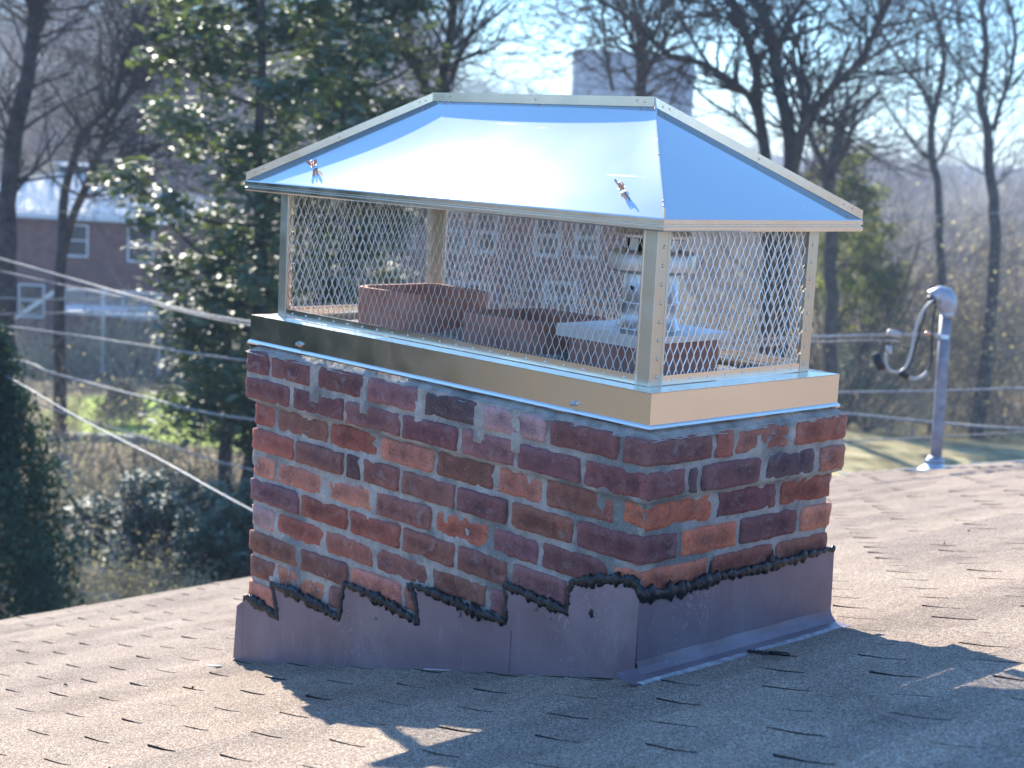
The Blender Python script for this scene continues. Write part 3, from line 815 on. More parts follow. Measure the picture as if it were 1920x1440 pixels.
# bottom and top rails
def rail(a_, b_, z0, z1, nrm, name):
    a_, b_ = Vector(a_), Vector(b_); d = (b_-a_).normalized(); nrm = Vector(nrm); mb = MB()
    P_ = [a_+Vector((0, 0, z0)), b_+Vector((0, 0, z0)), b_+Vector((0, 0, z1)), a_+Vector((0, 0, z1))]
    mb.prism(P_, nrm*.0014)
    mb.prism([p+nrm*-.004 for p in (a_+Vector((0, 0, z1)), b_+Vector((0, 0, z1)), b_+Vector((0, 0, z1-.003)), a_+Vector((0, 0, z1-.003)))], nrm*.0035)
    L_ = (b_-a_).length; k = max(2, int(L_/.055))
    o = CAPP(mb, name, M['steel'])
    for q in range(k):
        p = a_+d*(L_*(q+.5)/k)+Vector((0, 0, (z0+z1)/2+.001))+nrm*.0016
        bump_part(o, M['steel'], 'dimple', p, .003, (1 if abs(nrm.y) > .5 else .4, .4 if abs(nrm.y) > .5 else 1, 1))
e1 = .0385
rail((PX0+e1, PY0, 0), (PX1-e1, PY0, 0), SZ+.0035, SZ+.023, (0, -1, 0), 'bottom_rail')
rail((PX0+e1, PY1, 0), (PX1-e1, PY1, 0), SZ+.0035, SZ+.023, (0, 1, 0), 'bottom_rail')
rail((PX1, PY0+e1, 0), (PX1, PY1-e1, 0), SZ+.0035, SZ+.023, (1, 0, 0), 'bottom_rail')
rail((PX0, PY0+e1, 0), (PX0, PY1-e1, 0), SZ+.0035, SZ+.023, (-1, 0, 0), 'bottom_rail')
# expanded metal: zigzag strands that touch at the nodes
def expanded(a_, b_, z0, z1, nrm):
    a_, b_ = Vector(a_), Vector(b_); L_ = (b_-a_).length; d = (b_-a_)/L_; nrm = Vector(nrm)
    pw, ph = .0208, .0450; nc = int(round(L_/pw)); pw = L_/nc; nr = int(round((z1-z0)/ph)); ph = (z1-z0)/nr
    mb = MB(); r2 = random.Random(7); hw = .0009; hd = .0008
    for c_ in range(nc):
        for sgn in (0, 1):
            x0 = pw*(c_+.5)
            pts_ = []
            for rI in range(nr*2+1):
                z = z0+ph*.5*rI
                s_ = (1 if (rI % 2 == 0) else 0)
                off_ = pw*.5*s_*(1 if sgn else -1)*.96 + (0 if s_ else (.0007 if sgn else -.0007))
                f_ = .12 if True else 0
                # short straight node, then slanted strand
                zz_ = (z-ph*.07, z+ph*.07)
                for z_ in zz_:
                    if z0-1e-6 <= z_ <= z1+1e-6: pts_.append((x0+off_, z_))
            V = []; 
            for (xx, z_) in pts_:
                p = a_+d*xx+Vector((0, 0, z_))+nrm*(noise.noise(Vector((xx*5, z_*5, 0)))*.0015)
                tw = d*hw; V += [p-tw-nrm*hd, p+tw-nrm*hd*.2, p+tw+nrm*hd, p-tw+nrm*hd*.2]
            n_ = len(pts_)
            F = []
            for q in range(n_-1):
                for k in range(4): F.append((q*4+k, q*4+(k+1) % 4, (q+1)*4+(k+1) % 4, (q+1)*4+k))
            mb.add(V, F)
    o = CAPP(mb, 'expanded_mesh', M['mesh'], False, None, False); o['kind'] = 'stuff'; return o
g_ = .0045
expanded((PX0+.03, PY0+g_, 0), (PX1-.03, PY0+g_, 0), SZ+.012, PT+.002, (0, -1, 0))
expanded((PX0+.03, PY1-g_, 0), (PX1-.03, PY1-g_, 0), SZ+.012, PT+.002, (0, 1, 0))
expanded((PX1-g_, PY0+.03, 0), (PX1-g_, PY1-.03, 0), SZ+.012, PT+.002, (1, 0, 0))
expanded((PX0+g_, PY0+.03, 0), (PX0+g_, PY1-.03, 0), SZ+.012, PT+.002, (-1, 0, 0))
# hipped roof
EX0, EX1, EY0, EY1, EZ = -1.3928, .0161, -.0139, .6303, .4126
RX0, RX1, RY, RZ = -1.0585, -.3173, .3083, .6320
c00, c10, c11, c01 = Vector((EX0, EY0, EZ)), Vector((EX1, EY0, EZ)), Vector((EX1, EY1, EZ)), Vector((EX0, EY1, EZ))
rl, rr2 = Vector((RX0, RY, RZ)), Vector((RX1, RY, RZ))
def panel(bl, br, tr, tl, bow, name):
    nu, nv_ = 26, 12; nrm = (br-bl).cross(tl-bl).normalized(); V = []; V2 = []
    for j_ in range(nv_+1):
        for i_ in range(nu+1):
            fu, fv = i_/nu, j_/nv_
            p = bl.lerp(br, fu).lerp(tl.lerp(tr, fu), fv)
            p = p+nrm*bow*4*fv*(1-fv)*(4*fu*(1-fu))**.6
            V.append(p); V2.append(p-nrm*.0012)
    F = []; n_ = len(V)
    for j_ in range(nv_):
        for i_ in range(nu):
            q = j_*(nu+1)+i_; F.append((q, q+1, q+nu+2, q+nu+1)); F.append((n_+q, n_+q+nu+1, n_+q+nu+2, n_+q+1))
    mb = MB(); mb.add(V+V2, F); return CAPP(mb, name, M['panel'], True, None, False)
panel(c00, c10, rr2, rl, -.010, 'roof_panel')
panel(c10, c11, rr2+Vector((0, 0, 0)), rr2, .002, 'roof_panel')
panel(c11, c01, rl, rr2, .004, 'roof_panel')
panel(c01, c00, rl, rl, .002, 'roof_panel')
# hemmed eave lips
lip = [(0, .0005), (.0015, -.002), (.0015, -.010), (-.0015, -.0118), (-.0015, -.0145), (.0022, -.0162), (.0022, -.0225), (-.001, -.0252), (-.016, -.0245), (-.016, -.0235)]
EC = [c00, c10, c11, c01]
for i_ in range(4):
    a_, b_ = EC[i_], EC[(i_+1) % 4]; d = (b_-a_).normalized(); nrm = Vector((d.y, -d.x, 0)); mb = MB()
    A_ = [a_+nrm*o_-d*o_+Vector((0, 0, z_)) for o_, z_ in lip]; B_ = [b_+nrm*o_+d*o_+Vector((0, 0, z_)) for o_, z_ in lip]
    mb.loft(A_, B_); CAPP(mb, 'eave_lip', M['steel'], False, None, False)
# soffit returns keep the underside closed at the posts
mb = MB(); mb.box((PX0-.004, PY0-.004, PT+.0012), (PX1+.004, PY0+.03, PT+.003)); mb.box((PX1-.03, PY0+.0305, PT+.0012), (PX1+.004, PY1-.0305, PT+.003))
mb.box((PX0-.004, PY1-.03, PT+.0012), (PX1+.004, PY1+.004, PT+.003)); mb.box((PX0-.004, PY0+.0305, PT+.0012), (PX0+.03, PY1-.0305, PT+.003))
CAPP(mb, 'top_frame', M['steel'])
# standing seams
def seam(a_, b_, h, cap_r=.0016):
    d = (b_-a_).normalized(); sd_ = d.cross(Vector((0, 0, 1))).normalized(); mb = MB(); up = Vector((0, 0, 1))
    P_ = [a_-sd_*.0016, b_-sd_*.0016, b_-sd_*.0016+up*h, a_-sd_*.0016+up*h]
    mb.prism(P_, sd_*.0032)
    o = CAPP(mb, 'standing_seam', M['seam'])
    L_ = (b_-a_).length
    for f_ in (.05, .09, .5, .93, .96):
        p = a_.lerp(b_, f_)+up*h*(.45+.25*((f_*100) % 2)/2)
        bump_part(o, M['copper'], 'rivet', p-sd_*.0020 if sd_.dot(Vector(CAM)-p) < 0 else p+sd_*.0020, .0024, (.8, .8, .8))
    return o
seam(c00, rl, .0205); seam(c10, rr2, .0205); seam(c11, rr2, .0205); seam(c01, rl, .0205)
sm_o = seam(rl-Vector((.002, 0, 0)), rr2+Vector((.002, 0, 0)), .0215)
# wing nuts on the front panel and skirt screws
fn = (c10-c00).cross(rl-c00).normalized()
def on_panel(px, py):
    d = ray(px, py); n_ = np.array(fn); t_ = (n_@(np.array(c00)-CAM))/(n_@d); return Vector(CAM+t_*d)+fn*.004
for (px, py, rot, lb) in ((589, 312, 20, 'small copper coloured wing nut at the left end of the cap front roof panel'), (1166, 354, -15, 'small copper coloured wing nut near the right corner of the cap front roof panel')):
    p = on_panel(px, py); wn = thing('wing_nut', lb, 'wing nut', p, 'wing nuts on the cap')
    ux = Vector((1, 0, 0)); uy = fn.cross(ux).normalized(); R_ = Matrix((ux, uy, fn)).transposed().to_4x4() @ Matrix.Rotation(math.radians(rot), 4, 'Z')
    mb = MB(); mb.tube([(0, 0, -.004), (0, 0, .006)], [.006, .0045], 10); mb.tube([(0, 0, .006), (0, 0, .013)], .0022, 8)
    mb.v = [tuple(R_ @ Vector(q)) for q in mb.v]; mb.build('hub', M['copper'], wn)
    for s_ in (-1, 1):
        mb = MB(); mb.prism([Vector((s_*.003, -.0012, .000)), Vector((s_*.009, -.0012, .001)), Vector((s_*.016, -.0012, .010)), Vector((s_*.014, -.0012, .016)), Vector((s_*.009, -.0012, .012)), Vector((s_*.004, -.0012, .006))], (0, .0024, 0))
        mb.v = [tuple(R_ @ Vector(q)) for q in mb.v]; mb.build('wing', M['copper'], wn)
    mb = MB(); mb.prism([R_ @ Vector((.008*math.cos(q*1.05), .008*math.sin(q*1.05), -.0035)) for q in range(6)], fn*.002); mb.build('washer', M['screw'], wn)
for px, py in ((561, 645), (1076, 757)):
    p = onp(px, py, 1, -.001); mb = MB(); mb.tube([p+Vector((0, .001, 0)), p-Vector((0, .0015, 0))], .0075, 14)
    o = CAPP(mb, 'washer', M['screw']); mb = MB(); mb.tube([p-Vector((0, .0015, 0)), p-Vector((0, .009, 0)), p-Vector((0, .011, 0))], [.0048, .0045, .003], 6); CAPP(mb, 'hex_screw', M['screw'])

# vent pipe with plate over the third flue
vp = thing('vent_pipe', 'galvanised round flue vent pipe inside the mesh cap on a flat metal plate', 'vent pipe', (-.27, .28, .155))
mb = MB(); mb.box((-.145, -.135, .0), (.125, .135, .0022)); mb.box((-.1462, -.135, -.024), (-.145, .135, .0022)); mb.box((-.145, -.1362, -.024), (.125, -.135, .0022)); mb.box((.125, -.135, -.012), (.1262, .135, .0022))
mb.build('plate', M['galv'], vp)
def lathe(mb, prof_, n=24, c=(0, 0)):
    V = []; F = []
    for r_, z_ in prof_:
        for q in range(n): an = 2*math.pi*q/n; V.append((c[0]+r_*math.cos(an), c[1]+r_*math.sin(an), z_))
    for l_ in range(len(prof_)-1):
        for q in range(n): q2 = (q+1) % n; F.append((l_*n+q, l_*n+q2, (l_+1)*n+q2, (l_+1)*n+q))
    mb.add(V, F)
mb = MB(); lathe(mb, [(.072, .0025), (.072, .006), (.062, .008), (.062, .055), (.065, .057), (.065, .062), (.060, .064), (.060, .125)]); mb.build('pipe', M['galv'], vp, True)
mb = MB(); lathe(mb, [(.060, .122), (.072, .122), (.092, .128), (.094, .132), (.094, .165), (.090, .170), (.072, .172), (.060, .172)]); mb.build('storm_collar', M['galv'], vp, True)
mb = MB(); lathe(mb, [(.056, .172), (.056, .225)], 16); mb.build('inner_pipe', M['black_plastic'], vp, True)
for q in range(8):
    a_ = q*math.pi/4; R_ = Matrix.Rotation(a_, 4, 'Z'); mb = MB(); mb.box((.060, -.012, .172), (.062, .012, .200), R_); mb.build('bracket', M['galv'], vp)
mb = MB(); lathe(mb, [(.001, .232), (.05, .226), (.085, .212), (.088, .200), (.082, .198), (.02, .205)]); mb.build('rain_cap', M['galv'], vp, True)
mb = MB(); mb.sphere((.0, -.0622, .092), .0045, 8, 5, (1, .4, 1)); mb.sphere((.035, -.052, .10), .003, 8, 5, (1, .4, 1)); mb.build('screw', M['black_plastic'], vp, True)

# drill bit lying on the roof
pa, pb = onroof(1402, 1231), onroof(1479, 1238)
d = (pb-pa); L_ = d.length; ax = d.normalized(); up = nv; sd_ = ax.cross(up).normalized(); dbm = thing('drill_bit', 'black masonry drill bit lying on the shaded shingles beside the chimney flashing', 'drill bit', pa+nv*.012)
mb = MB(); mb.tube([ax*L_*.58, ax*L_], .0045, 10); mb.build('shank', M['black_plastic'], dbm, True)
mb = MB(); n_ = 40; V = []; F = []
for q in range(n_+1):
    f_ = q/n_; tw = f_*6*math.pi; c_ = ax*L_*.6*f_
    for k in range(10):
        an = 2*math.pi*k/10; r_ = .0052 if (k % 5) in (0, 1) else .0026
        V.append(c_+(up*math.cos(an+tw)+sd_*math.sin(an+tw))*r_*(min(1, .3+f_*8)))
for q in range(n_):
    for k in range(10): F.append((q*10+k, q*10+(k+1) % 10, (q+1)*10+(k+1) % 10, (q+1)*10+k))
mb.add(V, F); mb.build('fluted_tip', M['black_plastic'], dbm)
# little bits of twig and leaf on the roof
rng = random.Random(21)
for (px, py, lb) in ((120, 1290, 'small dark curled leaf scrap lying on the sunlit shingles at the left'), (360, 1298, 'small dark twig scrap on the sunlit shingles left of the chimney'), (1771, 1025, 'tiny brown crumb on the sunlit shingles right of the chimney, nearer the centre'), (1815, 1001, 'tiny brown crumb on the sunlit shingles below the service mast')):
    p = onroof(px, py)+nv*.008; mb = MB(); q = rng.random()*3
    mb.tube([p, p+Vector((.006*math.cos(q), .006*math.sin(q), .003)), p+Vector((.013*math.cos(q), .010*math.sin(q), .001))], [.0015, .003, .0012], 5)
    tag(mb.build('debris_scrap', M['bark'], None, True), lb, 'debris')

# ------------------------------------------------------------------ service mast
mp_ = onroof(1752, 880); MD = float((np.array(mp_)-CAM)@AF)
mast = thing('service_mast', 'grey metal electrical service mast with a domed weatherhead at the far roof corner', 'service mast', mp_)
def mrel(px, py, dd=0): return at(px, py, MD+dd)-mp_
pxm = FPX/MD
mb = MB(); mb.tube([mrel(1752.5, 884), mrel(1759, 800), mrel(1766, 700), mrel(1773.5, 585)], .0345, 20); mb.build('pole', M['pole_paint'], mast, True)
mb = MB(); ctr = mrel(1753, 872)
mb.tube([mrel(1750, 888), mrel(1751, 880), mrel(1752, 872), mrel(1752.5, 866), mrel(1753, 862), mrel(1753.5, 856)], [.12, .085, .058, .058, .052, .040], 20); mb.build('roof_boot', M['galv'], mast, True)
mb = MB(); mb.tube([mrel(1753, 868), mrel(1753.2, 864)], .064, 20); mb.tube([mrel(1753.6, 860), mrel(1753.8, 857.5)], .052, 20); mb.build('storm_collar', M['pole_paint'], mast)
mb = MB(); hd = [(1775, 596, .037), (1775.5, 589, .039), (1776, 582, .052), (1775.5, 573, .062), (1773, 564, .068), (1768, 557, .068), (1761, 554, .060), (1753, 556, .049), (1748, 560, .040)]
mb.tube([mrel(x, y) for x, y, r_ in hd], [r_ for *_, r_ in hd], 18); mb.build('weatherhead', M['head'], mast, True)
mb = MB(); mb.tube([mrel(1754, 555), mrel(1750.5, 558.5)], .054, 16); mb.tube([mrel(1775.5, 592), mrel(1775.7, 588)], .044, 16); mb.build('rim', M['head'], mast); mb = MB(); mb.tube([mrel(1749, 560, -.01), mrel(1745, 564, -.01)], .034, 12); mb.build('wire_guide', M['black_plastic'], mast)
mb = MB(); mb.tube([mrel(1768, 636), mrel(1768.5, 628)], .039, 18); mb.tube([mrel(1766, 632), mrel(1755, 629)], .012, 8); mb.build('clamp', M['galv'], mast)
def spl(P_, n=6):
    out = []; P_ = [Vector(p) for p in P_]
    for i_ in range(len(P_)-1):
        p0 = P_[max(0, i_-1)]; p1 = P_[i_]; p2 = P_[i_+1]; p3 = P_[min(len(P_)-1, i_+2)]
        for q in range(n):
            t_ = q/n; out.append(.5*((2*p1)+(p2-p0)*t_+(2*p0-5*p1+4*p2-p3)*t_*t_+(3*p1-p0-3*p2+p3)*t_**3))
    out.append(P_[-1]); return out
for pts_, r_, mt, lb in (([(1750,562),(1733,580),(1720,607),(1712,640),(1707,668),(1697,690),(1683,698),(1668,694),(1661,682),(1662,662)], .0095, 'wire_pale', 'pale insulated drip loop'),
                         ([(1753,563),(1738,578),(1728,610),(1717,650),(1707,680),(1692,698)], .0065, 'wire_black', 'black drip loop'),
                         ([(1756,570),(1750,600),(1747,640),(1747,675),(1738,697),(1722,709),(1703,707),(1690,698)], .0065, 'wire_black', None),
                         ([(1738,697),(1729,706),(1716,710),(1703,707)], .0105, 'wire_pale', None)):
    mb = MB(); mb.tube([mrel(x, y, -.05) for x, y in [tuple(v) for v in [(p[0], p[1]) for p in spl([(x, y, 0) for x, y in pts_])]]], r_, 8); o = mb.build('drip_wire', M[mt], mast, True)
    if lb: o['label'] = lb
for (xa, ya), (xb, yb), r_, mt in (((1641, 663), (1654, 693), .024, 'black_plastic'), ((1667, 648), (1667, 664), .018, 'wire_pale'), ((1664, 623), (1688, 628), .020, 'wire_pale'), ((1746, 626), (1735, 625), .012, 'copper'), ((1687, 699), (1703, 707), .020, 'black_plastic')):
    mb = MB(); mb.tube([mrel(xa, ya, -.06), mrel(xb, yb, -.06)], r_, 10); mb.build('splice_connector', M[mt], mast, True)

# ------------------------------------------------------------------ overhead wires
def wire(pts_, r_, mt, lb, name='overhead_wire', cat='wire', group='overhead wires'):
    P_ = [at(x, y, d_) for x, y, d_ in pts_]; P_ = spl(P_, 8); o0 = P_[0].copy(); mb = MB(); mb.tube([p-o0 for p in P_], r_, 6)
    o = mb.build(name, M[mt], None, True); o.location = o0; tag(o, lb, cat, group); return o
sd_drop = wire([(-900, 232, 30), (0, 485, 18), (250, 556, 15), (470, 604, 13), (1000, 655, 11), (1520, 632, 9.8), (1755, 627, MD)], .011, 'wire_grey', 'thick twisted service cable running from the upper left behind the cap to the service mast', 'service_cable')
wire([(-700, 350, 28), (0, 508, 18), (250, 562, 15), (480, 612, 13), (1000, 665, 11), (1560, 640, 9.8), (1690, 640, MD)], .007, 'wire_grey', 'thinner wire sagging just under the thick service cable at the left')
wire([(-500, 540, 26), (50, 560, 25), (290, 560, 24), (700, 575, 24)], .012, 'wire_grey', 'nearly level wire in front of the porch, the upper of two')
wire([(-500, 596, 26), (50, 588, 25), (280, 583, 24), (700, 590, 24)], .012, 'wire_grey', 'nearly level wire in front of the porch, the lower of two')
wire([(-400, 560, 20), (60, 618, 17), (280, 650, 16), (470, 677, 15), (1000, 735, 14), (1640, 735, 13), (1920, 728, 12.5), (2300, 716, 12)], .011, 'wire_grey', 'wire crossing the dark house base at left and level again right of the service mast')
wire([(-300, 640, 20), (15, 674, 18), (100, 700, 17), (270, 745, 16), (470, 786, 15), (1000, 830, 14.5)], .012, 'wire_grey', 'wire crossing just above the bright lawn patch')
wire([(-200, 590, 17), (10, 704, 14), (150, 785, 12.5), (300, 862, 11.5), (470, 956, 10.5), (900, 1180, 9)], .0058, 'wire_pale', 'steepest pale wire slanting down in front of the dark laurel bush')
wire([(-300, 690, 17), (0, 733, 16), (100, 768, 16), (300, 830, 16), (470, 880, 16), (900, 960, 16)], .009, 'wire_grey', 'thin wire crossing the brown brush above the laurel bush')
wire([(900, 720, 15), (1400, 755, 14.5), (1580, 775, 14), (1760, 793, 13.5), (1920, 805, 13), (2400, 830, 12)], .014, 'wire_grey', 'wire right of the chimney passing low behind the service mast')
wire([(1300, 842, 15.5), (1620, 826, 15), (1700, 822, 15), (2300, 790, 14)], .007, 'wire_grey', 'faint thin wire just above the grassy bank at right')
wire([(-300, 380, 32), (0, 392, 32), (250, 405, 32), (500, 425, 32), (900, 470, 32), (1500, 425, 32), (1620, 412, 32), (2300, 380, 32)], .010, 'wire_grey', 'faint wire in front of the pale house roof eave')

# ------------------------------------------------------------------ vegetation helpers
def grow(rng, p, d, L, r, lev, maxlev, out, up=.10, spread=(25, 55), kids=(3, 5), nseg=4, ratio=(.55, .8), jit=.16):
    pts_ = [p.copy()]; R_ = [r]; dd = d.copy(); pos = []
    for q in range(nseg):
        dd = (dd+Vector((rng.uniform(-1, 1), rng.uniform(-1, 1), rng.uniform(-1, 1)))*jit+Vector((0, 0, up))).normalized()
        p = p+dd*(L/nseg); pts_.append(p.copy()); rr_ = r*(1-.55*(q+1)/nseg); R_.append(rr_); pos.append((p.copy(), dd.copy(), rr_))
    out.append((pts_, R_))
    if lev >= maxlev: return
    for q in range(rng.randint(*kids)):
        pp, pd, pr = pos[min(nseg-1, int(rng.uniform(.2, 1.0)*nseg))]
        an = math.radians(rng.uniform(*spread)); ax_ = pd.orthogonal().normalized(); ax_ = Matrix.Rotation(rng.uniform(0, 6.283), 3, pd) @ ax_
        nd = Matrix.Rotation(an, 3, ax_) @ pd
        grow(rng, pp, nd, L*rng.uniform(*ratio), pr*rng.uniform(.55, .8), lev+1, maxlev, out, up, spread, kids, max(2, nseg-1), ratio, jit)
def tubes(out, name, mt, parent=None, sides=(7, 5, 4, 3), minr=0.0, o0=Vector((0, 0, 0))):
    mb = MB()
    for pts_, R_ in out:
        r0 = R_[0]; n_ = sides[0] if r0 > .12 else sides[1] if r0 > .05 else sides[2] if r0 > .02 else sides[3]
        mb.tube([p-o0 for p in pts_], [max(minr, q) for q in R_], n_, False)
    return mb.build(name, mt, parent, True, False)
def leaves(cent, size, rng_, flat=.5, fold=.25, aspect=.45):
    """folded two-quad leaves at the given centres"""
    n_ = len(cent); nr = rng_.normal(size=(n_, 3)); nr[:, 2] = np.abs(nr[:, 2])*(1+flat*2)+flat; nr /= np.linalg.norm(nr, axis=1, keepdims=True)
    a_ = rng_.normal(size=(n_, 3)); a_ -= (a_*nr).sum(1, keepdims=True)*nr; a_ /= np.linalg.norm(a_, axis=1, keepdims=True); b_ = np.cross(nr, a_)
    s_ = (size*rng_.uniform(.6, 1.25, n_))[:, None]
    t0 = cent-a_*s_*.5; t1 = cent+a_*s_*.5; l_ = cent+b_*s_*aspect*.5+nr*s_*fold*.3; r_ = cent-b_*s_*aspect*.5+nr*s_*fold*.3
    V_ = np.stack([t0, r_, t1, l_], 1).reshape(-1, 3); k_ = np.arange(n_)*4
    F_ = np.concatenate([np.stack([k_, k_+1, k_+2], 1), np.stack([k_, k_+2, k_+3], 1)])
    return V_, F_

def traced_tree(name, label, limbs, depth, seed, mt='bark', sub=2, twl=1.5, group='bare trees behind the chimney', twn=3, base_px=None, cat='tree', jd=.6, minr=.006, lean=0.0):
    """limbs: list of lists (px,py,width px). the first is the trunk"""
    rng_ = random.Random(seed); D_ = depth
    gpnt = gp(limbs[0][0][0] if base_px is None else base_px, D_)
    root = thing(name, label, cat, gpnt, group)
    allb = []; trunk = []
    for li, lb in enumerate(limbs):
        pts_ = []; R_ = []; off_ = 0.0
        for q, (x, y, w_) in enumerate(lb):
            if li and q: off_ += rng_.uniform(-jd, jd)
            pts_.append(at(x, y, D_+off_)); R_.append(w_*.5*D_/FPX)
        if li == 0:
            pts_ = [gpnt-Vector((0, 0, .3))]+pts_; R_ = [R_[0]*1.25]+R_
        P_ = spl(pts_, 4); Rr = []
        for q in range(len(R_)-1):
            for k in range(4): Rr.append(R_[q]*(1-k/4)+R_[q+1]*k/4)
        Rr.append(R_[-1])
        P_ = [p+Vector((noise.noise(p*1.3+Vector((seed, 0, 0))), noise.noise(p*1.3+Vector((0, seed, 9))), 0))*min(.12, .5*r_) for p, r_ in zip(P_, Rr)]
        (trunk if li == 0 else allb).append((P_, Rr))
        # twigs
        nP = len(P_)
        for q in range(int((0.12 if li else .45)*nP), nP):
            if rng_.random() < .75:
                for _ in range(rng_.randint(1, twn)):
                    dd = (P_[min(q+1, nP-1)]-P_[q-1]).normalized(); ax_ = Matrix.Rotation(rng_.uniform(0, 6.28), 3, dd) @ dd.orthogonal().normalized()
                    nd = Matrix.Rotation(math.radians(rng_.uniform(30, 75)), 3, ax_) @ dd
                    grow(rng_, P_[q], nd, twl*rng_.uniform(.5, 1.4), min(Rr[q]*.5, .035), 0, sub, allb, .06, (20, 55), (2, 4), 4)
        if li or True:
            grow(rng_, P_[-1], (P_[-1]-P_[-2]).normalized(), twl*1.6, Rr[-1]*.9, 0, sub+1, allb, .08, (18, 45), (3, 4), 4)
    tubes(trunk, 'trunk', M[mt], root, (12, 9, 7, 6), minr, gpnt)
    tubes(allb, 'crown', M[mt], root, (9, 6, 4, 3), minr, gpnt)
    return root

# right: big forked tree
traced_tree('bare_tree', 'largest dark bare tree right of the cap ridge, splitting into thick limbs', [
    [(1468, 560, 34), (1472, 420, 32), (1484, 302, 30), (1477, 226, 24), (1460, 167, 24), (1449, 80, 22), (1432, 35, 16), (1412, -10, 14)],
    [(1484, 330, 24), (1508, 229, 18), (1536, 194, 17), (1571, 153, 15), (1612, 115, 14), (1640, 62, 12), (1665, 0, 11), (1672, -40, 9)],
    [(1508, 232, 14), (1507, 180, 11), (1505, 139, 10), (1494, 76, 8), (1484, 52, 7), (1476, 10, 6)],
    [(1454, 110, 18), (1480, 45, 14), (1505, 0, 12), (1520, -30, 10)],
    [(1508, 215, 10), (1540, 228, 9), (1575, 240, 8), (1592, 258, 6), (1590, 280, 5)]], 32, 1, sub=2, twl=1.4)
traced_tree('bare_tree', 'bare tree just left of the largest one, rising behind the right hip of the cap', [
    [(1440, 560, 30), (1441, 420, 26), (1436, 288, 22), (1421, 194, 20), (1418, 139, 18), (1401, 76, 18), (1376, 17, 17), (1355, -20, 15)],
    [(1428, 230, 18), (1408, 187, 15), (1393, 170, 14), (1356, 142, 13), (1312, 117, 12), (1261, 106, 11), (1232, 84, 10), (1203, 55, 9), (1163, 22, 8), (1119, 0, 7), (1080, -10, 5)],
    [(1340, 136, 7), (1290, 60, 6), (1265, 20, 5)],
    [(1410, 95, 9), (1372, 40, 6), (1330, 30, 5), (1260, 36, 4)],
    [(1424, 260, 9), (1380, 220, 7), (1330, 190, 5), (1290, 150, 4)]], 33, 2, sub=2, twl=1.4)
traced_tree('bare_tree', 'dark Y shaped tree trunk standing right of the cap eave', [
    [(1560, 640, 26), (1557, 486, 25), (1557, 400, 23), (1557, 330, 22)],
    [(1557, 335, 15), (1540, 300, 13), (1529, 271, 12), (1515, 240, 11), (1505, 190, 9)],
    [(1558, 335, 13), (1570, 305, 11), (1585, 278, 9), (1595, 250, 8), (1602, 215, 6)]], 48, 3, sub=2, twl=1.5)
traced_tree('bare_tree', 'slim bare tree with forked top midway between the cap and the right edge', [
    [(1768, 640, 17), (1762, 444, 15), (1758, 347, 14), (1748, 302, 14), (1748, 222, 13), (1769, 139, 9), (1765, 69, 8), (1744, 0, 6)],
    [(1746, 230, 9), (1744, 198, 8), (1724, 160, 7), (1699, 132, 6), (1661, 73, 5)],
    [(1752, 310, 7), (1775, 270, 6), (1790, 200, 5), (1800, 120, 4)],
    [(1748, 300, 8), (1725, 285, 6), (1700, 250, 5)]], 57, 4, sub=3, twl=2.4)
traced_tree('bare_tree', 'bare tree at the right edge, trunk parting into two tall stems', [
    [(1850, 660, 24), (1862, 500, 22), (1866, 399, 21), (1855, 312, 19), (1852, 243, 17), (1838, 187, 14), (1849, 104, 12), (1842, 0, 11)],
    [(1862, 243, 11), (1876, 195, 10), (1890, 156, 9), (1904, 69, 8), (1890, 0, 7)],
    [(1846, 45, 7), (1820, 30, 5), (1780, 20, 4)],
    [(1838, 187, 6), (1815, 150, 5), (1790, 110, 4)],
    [(1895, 160, 6), (1925, 130, 5), (1960, 100, 4)]], 56, 5, sub=3, twl=2.3)
# centre
traced_tree('bare_tree', 'straight tall bare tree above the left end of the cap ridge', [
    [(812, 700, 36), (815, 530, 30), (822, 380, 24), (828, 164, 19), (846, 55, 17), (850, 0, 15), (852, -40, 13)],
    [(846, 157, 9), (858, 120, 8), (871, 91, 7), (890, 40, 6), (904, 0, 5)]], 26, 6, sub=2, twl=1.3)
traced_tree('bare_tree', 'slender leaning tree between the magnolia and the cap ridge', [
    [(820, 420, 16), (808, 250, 14), (795, 164, 12), (778, 100, 11), (765, 50, 10), (751, 0, 8)],
    [(786, 135, 6), (768, 118, 5), (745, 90, 4)]], 31, 7, sub=3, twl=1.4)
traced_tree('bare_tree', 'bare tree standing in front of the distant grey tower block', [
    [(1205, 420, 26), (1204, 250, 24), (1203, 171, 22), (1199, 110, 16), (1210, 55, 8), (1225, 0, 6)],
    [(1200, 120, 12), (1190, 90, 8), (1170, 40, 6), (1160, 0, 5)],
    [(1203, 165, 12), (1220, 120, 8), (1245, 70, 6), (1280, 20, 5)],
    [(1150, 170, 8), (1140, 120, 7), (1134, 80, 6), (1130, 20, 5)]], 38, 8, sub=3, twl=1.7)
